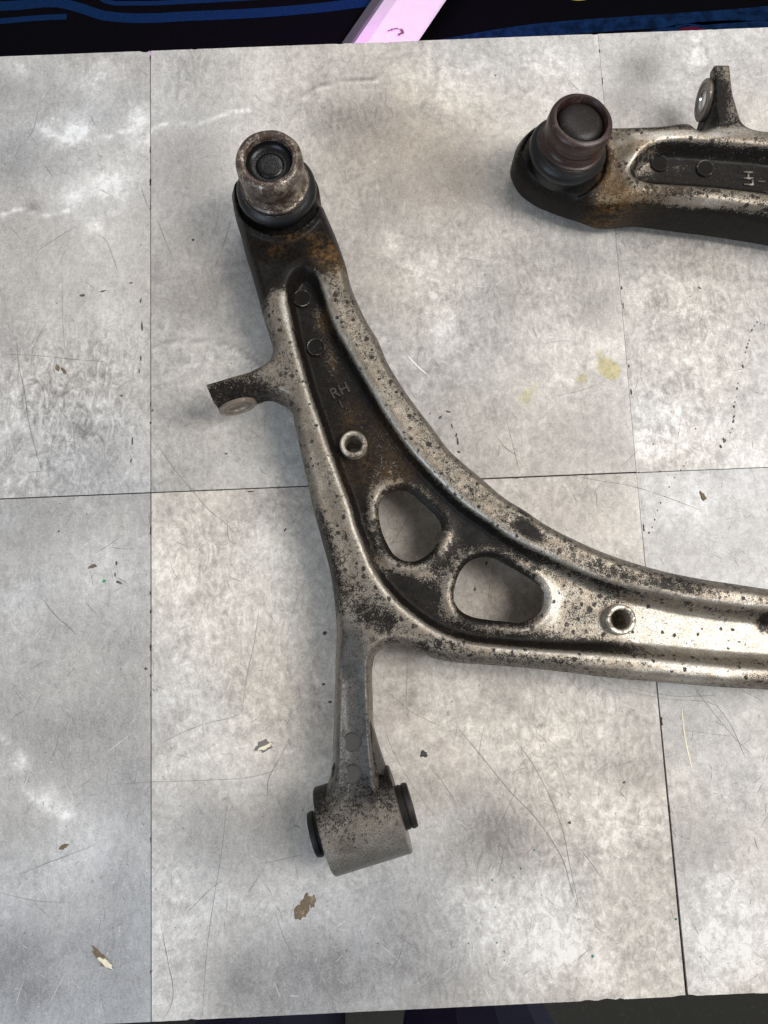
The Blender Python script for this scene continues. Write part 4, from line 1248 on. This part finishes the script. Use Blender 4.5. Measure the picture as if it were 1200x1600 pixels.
GL = [(975, 230, 30, 26, 0, -.02), (1000, 215, 60, 10, -.05, -.22), (1110, 208, 120, 9, 0, -.34), (1000, 255, 20, 20, 0, -.55), (965, 300, 30, 20, .2, .1), (1120, 150, 22, 40, 0, .75), (1130, 190, 60, 12, 0, .22), (950, 330, 60, 12, .1, -.20), (1100, 314, 120, 8, .05, -.34), (1060, 300, 70, 10, .05, .22), (1180, 318, 60, 12, .1, .22), (1040, 200, 60, 6, 0, .25)]
OL = [(960, 290, 26, 26, 0, .9), (975, 308, 44, 16, 0, .8), (955, 255, 18, 50, 0, .7), (1040, 300, 40, 14, 0, .3), (940, 318, 20, 10, 0, .7), (990, 225, 30, 16, 0, .3)]


def lh_grime(Q, dO, dP, dh, wall):
    g = .42 + blobs(Q, GL, LT)
    g = g + .9 * (1 - sstep(.0, .0035, dO)) * (Q[:, 1] < EL[1])
    e = np.hypot(Q[:, 0] - EL[0], Q[:, 1] - EL[1])
    g = g + .8 * (1 - sstep(.024, .034, e))
    w = .98 + blobs(Q, [(1005, 258, 26, 26, 0, -.5), (1060, 262, 30, 8, 0, -.16)], LW)
    wl = np.clip(wall * 1.1, 0, 1) ** 2
    return np.clip(sstep(-.0016, -.0004, dP) * g + (1 - sstep(-.0016, -.0004, dP)) * (w * (1 - wl) + .8 * wl), 0, 1.15)


def lh_oil(Q, dO, dP, dh, wall): return np.clip(blobs(Q, OL, LT), 0, 1)


def lh_ox(Q, dO, dP, dh, wall): return np.clip(blobs(Q, [(1120, 180, 60, 40, 0, .3)], LT), 0, 1)


build_arm(larm, LO, outline_l, trace(P_LH, LT), [], LT, LW, lh_zb, lh_sh, lh_z, dict(grime=lh_grime, oil=lh_oil, oxide=lh_ox), lh_soft)
ball_joint(larm, LO, EL, LT - .006, (.10, .09, 1), M_rust_b, M_capb, 14.2, 0, -1.8, False, .82)
tab_sleeve(larm, LO, 1101.5, 157, np.array([*o_tip[1], LT]), np.array([*o_tab2[1], LT]), .0125, out=1)
pads(larm, LO, [(1030, 256), (1101, 264)], LW + .0002, .0054, M_pad, M_padrim)
text_part(larm, LO, 'LH', 1170, 279, LW + .0003, .0085, 1.5, M_mark)
text_part(larm, LO, '1', 1190, 284, LW + .0003, .0062, 1.5, M_mark)

# ------------------------------------------------------------------ person standing at the near edge
t = NT('denim')
v = t.obj()
wv = t.n('ShaderNodeTexWave', wave_type='BANDS', bands_direction='DIAGONAL')
t.l(v, wv.inputs['Vector']); wv.inputs['Scale'].default_value = 260; wv.inputs['Distortion'].default_value = 1.5
nz = t.noise(v, 25, 5, .6)
t.set(Base_Color=t.mix(t.math('MULTIPLY', wv.outputs[0], .5), t.mix(nz, (.007, .011, .024), (.018, .028, .055)), (.03, .043, .075)), Roughness=.9)
t.bump(wv.outputs[0], .4, .0008)
M_jean = t.m
M_shoe = simple('shoe_leather', (.03, .028, .026), .55, 0, .2, 80)
px = {'l': at(432, 1592, -.18)[0] - .018, 'r': at(757, 1580, -.18)[0]}
PY = -.452
person = empty('person', ((px['l'] + px['r']) / 2, PY, FZ), 'person in dark blue jeans standing close against the near table edge', 'person')
verts = [(.5 * (px['l'] + px['r']), PY - .05, .30), (px['l'] + .03, PY - .03, .14), (px['l'], PY + .0, -.08), (px['l'], PY + .005, -.25), (px['l'] - .005, PY - .05, -.50), (px['l'] - .005, PY - .055, -.66), (px['r'] - .03, PY - .03, .14), (px['r'], PY + .0, -.08), (px['r'], PY + .005, -.25), (px['r'] + .005, PY - .05, -.50), (px['r'] + .005, PY - .055, -.66), (.5 * (px['l'] + px['r']), PY - .05, .38)]
edges = [(0, 1), (1, 2), (2, 3), (3, 4), (4, 5), (0, 6), (6, 7), (7, 8), (8, 9), (9, 10), (0, 11)]
rad = [.155, .105, .085, .072, .062, .060, .105, .085, .072, .062, .060, .150]
me = bpy.data.meshes.new('trousers')
PO = np.array(person.location)
me.from_pydata([tuple(np.array(p) - PO) for p in verts], edges, [])
o = bpy.data.objects.new('trousers', me); link(o, person)
md = o.modifiers.new('skin', 'SKIN')
if not me.skin_vertices: me.attributes.new('', 'FLOAT', 'POINT') if False else None
bm = bmesh.new(); bm.from_mesh(me)
lay = bm.verts.layers.skin.verify()
for k, vv in enumerate(bm.verts):
    vv[lay].radius = (rad[k], rad[k])
    vv[lay].use_root = k == 0
bm.to_mesh(me); bm.free()
o.modifiers.new('sub', 'SUBSURF').levels = 2
o.modifiers['sub'].render_levels = 2
me.materials.append(M_jean)
for s in ('l', 'r'):
    V, F = lathe([(0, .001), (.042, .001), (.045, .010), (.044, .03), (.036, .055), (.022, .075), (0, .08)], 24)
    V = V * np.array([1, 2.7, 1]) + np.array([px[s], PY - .01, FZ])
    mesh_obj('shoe', V, F, M_shoe, person, PO)
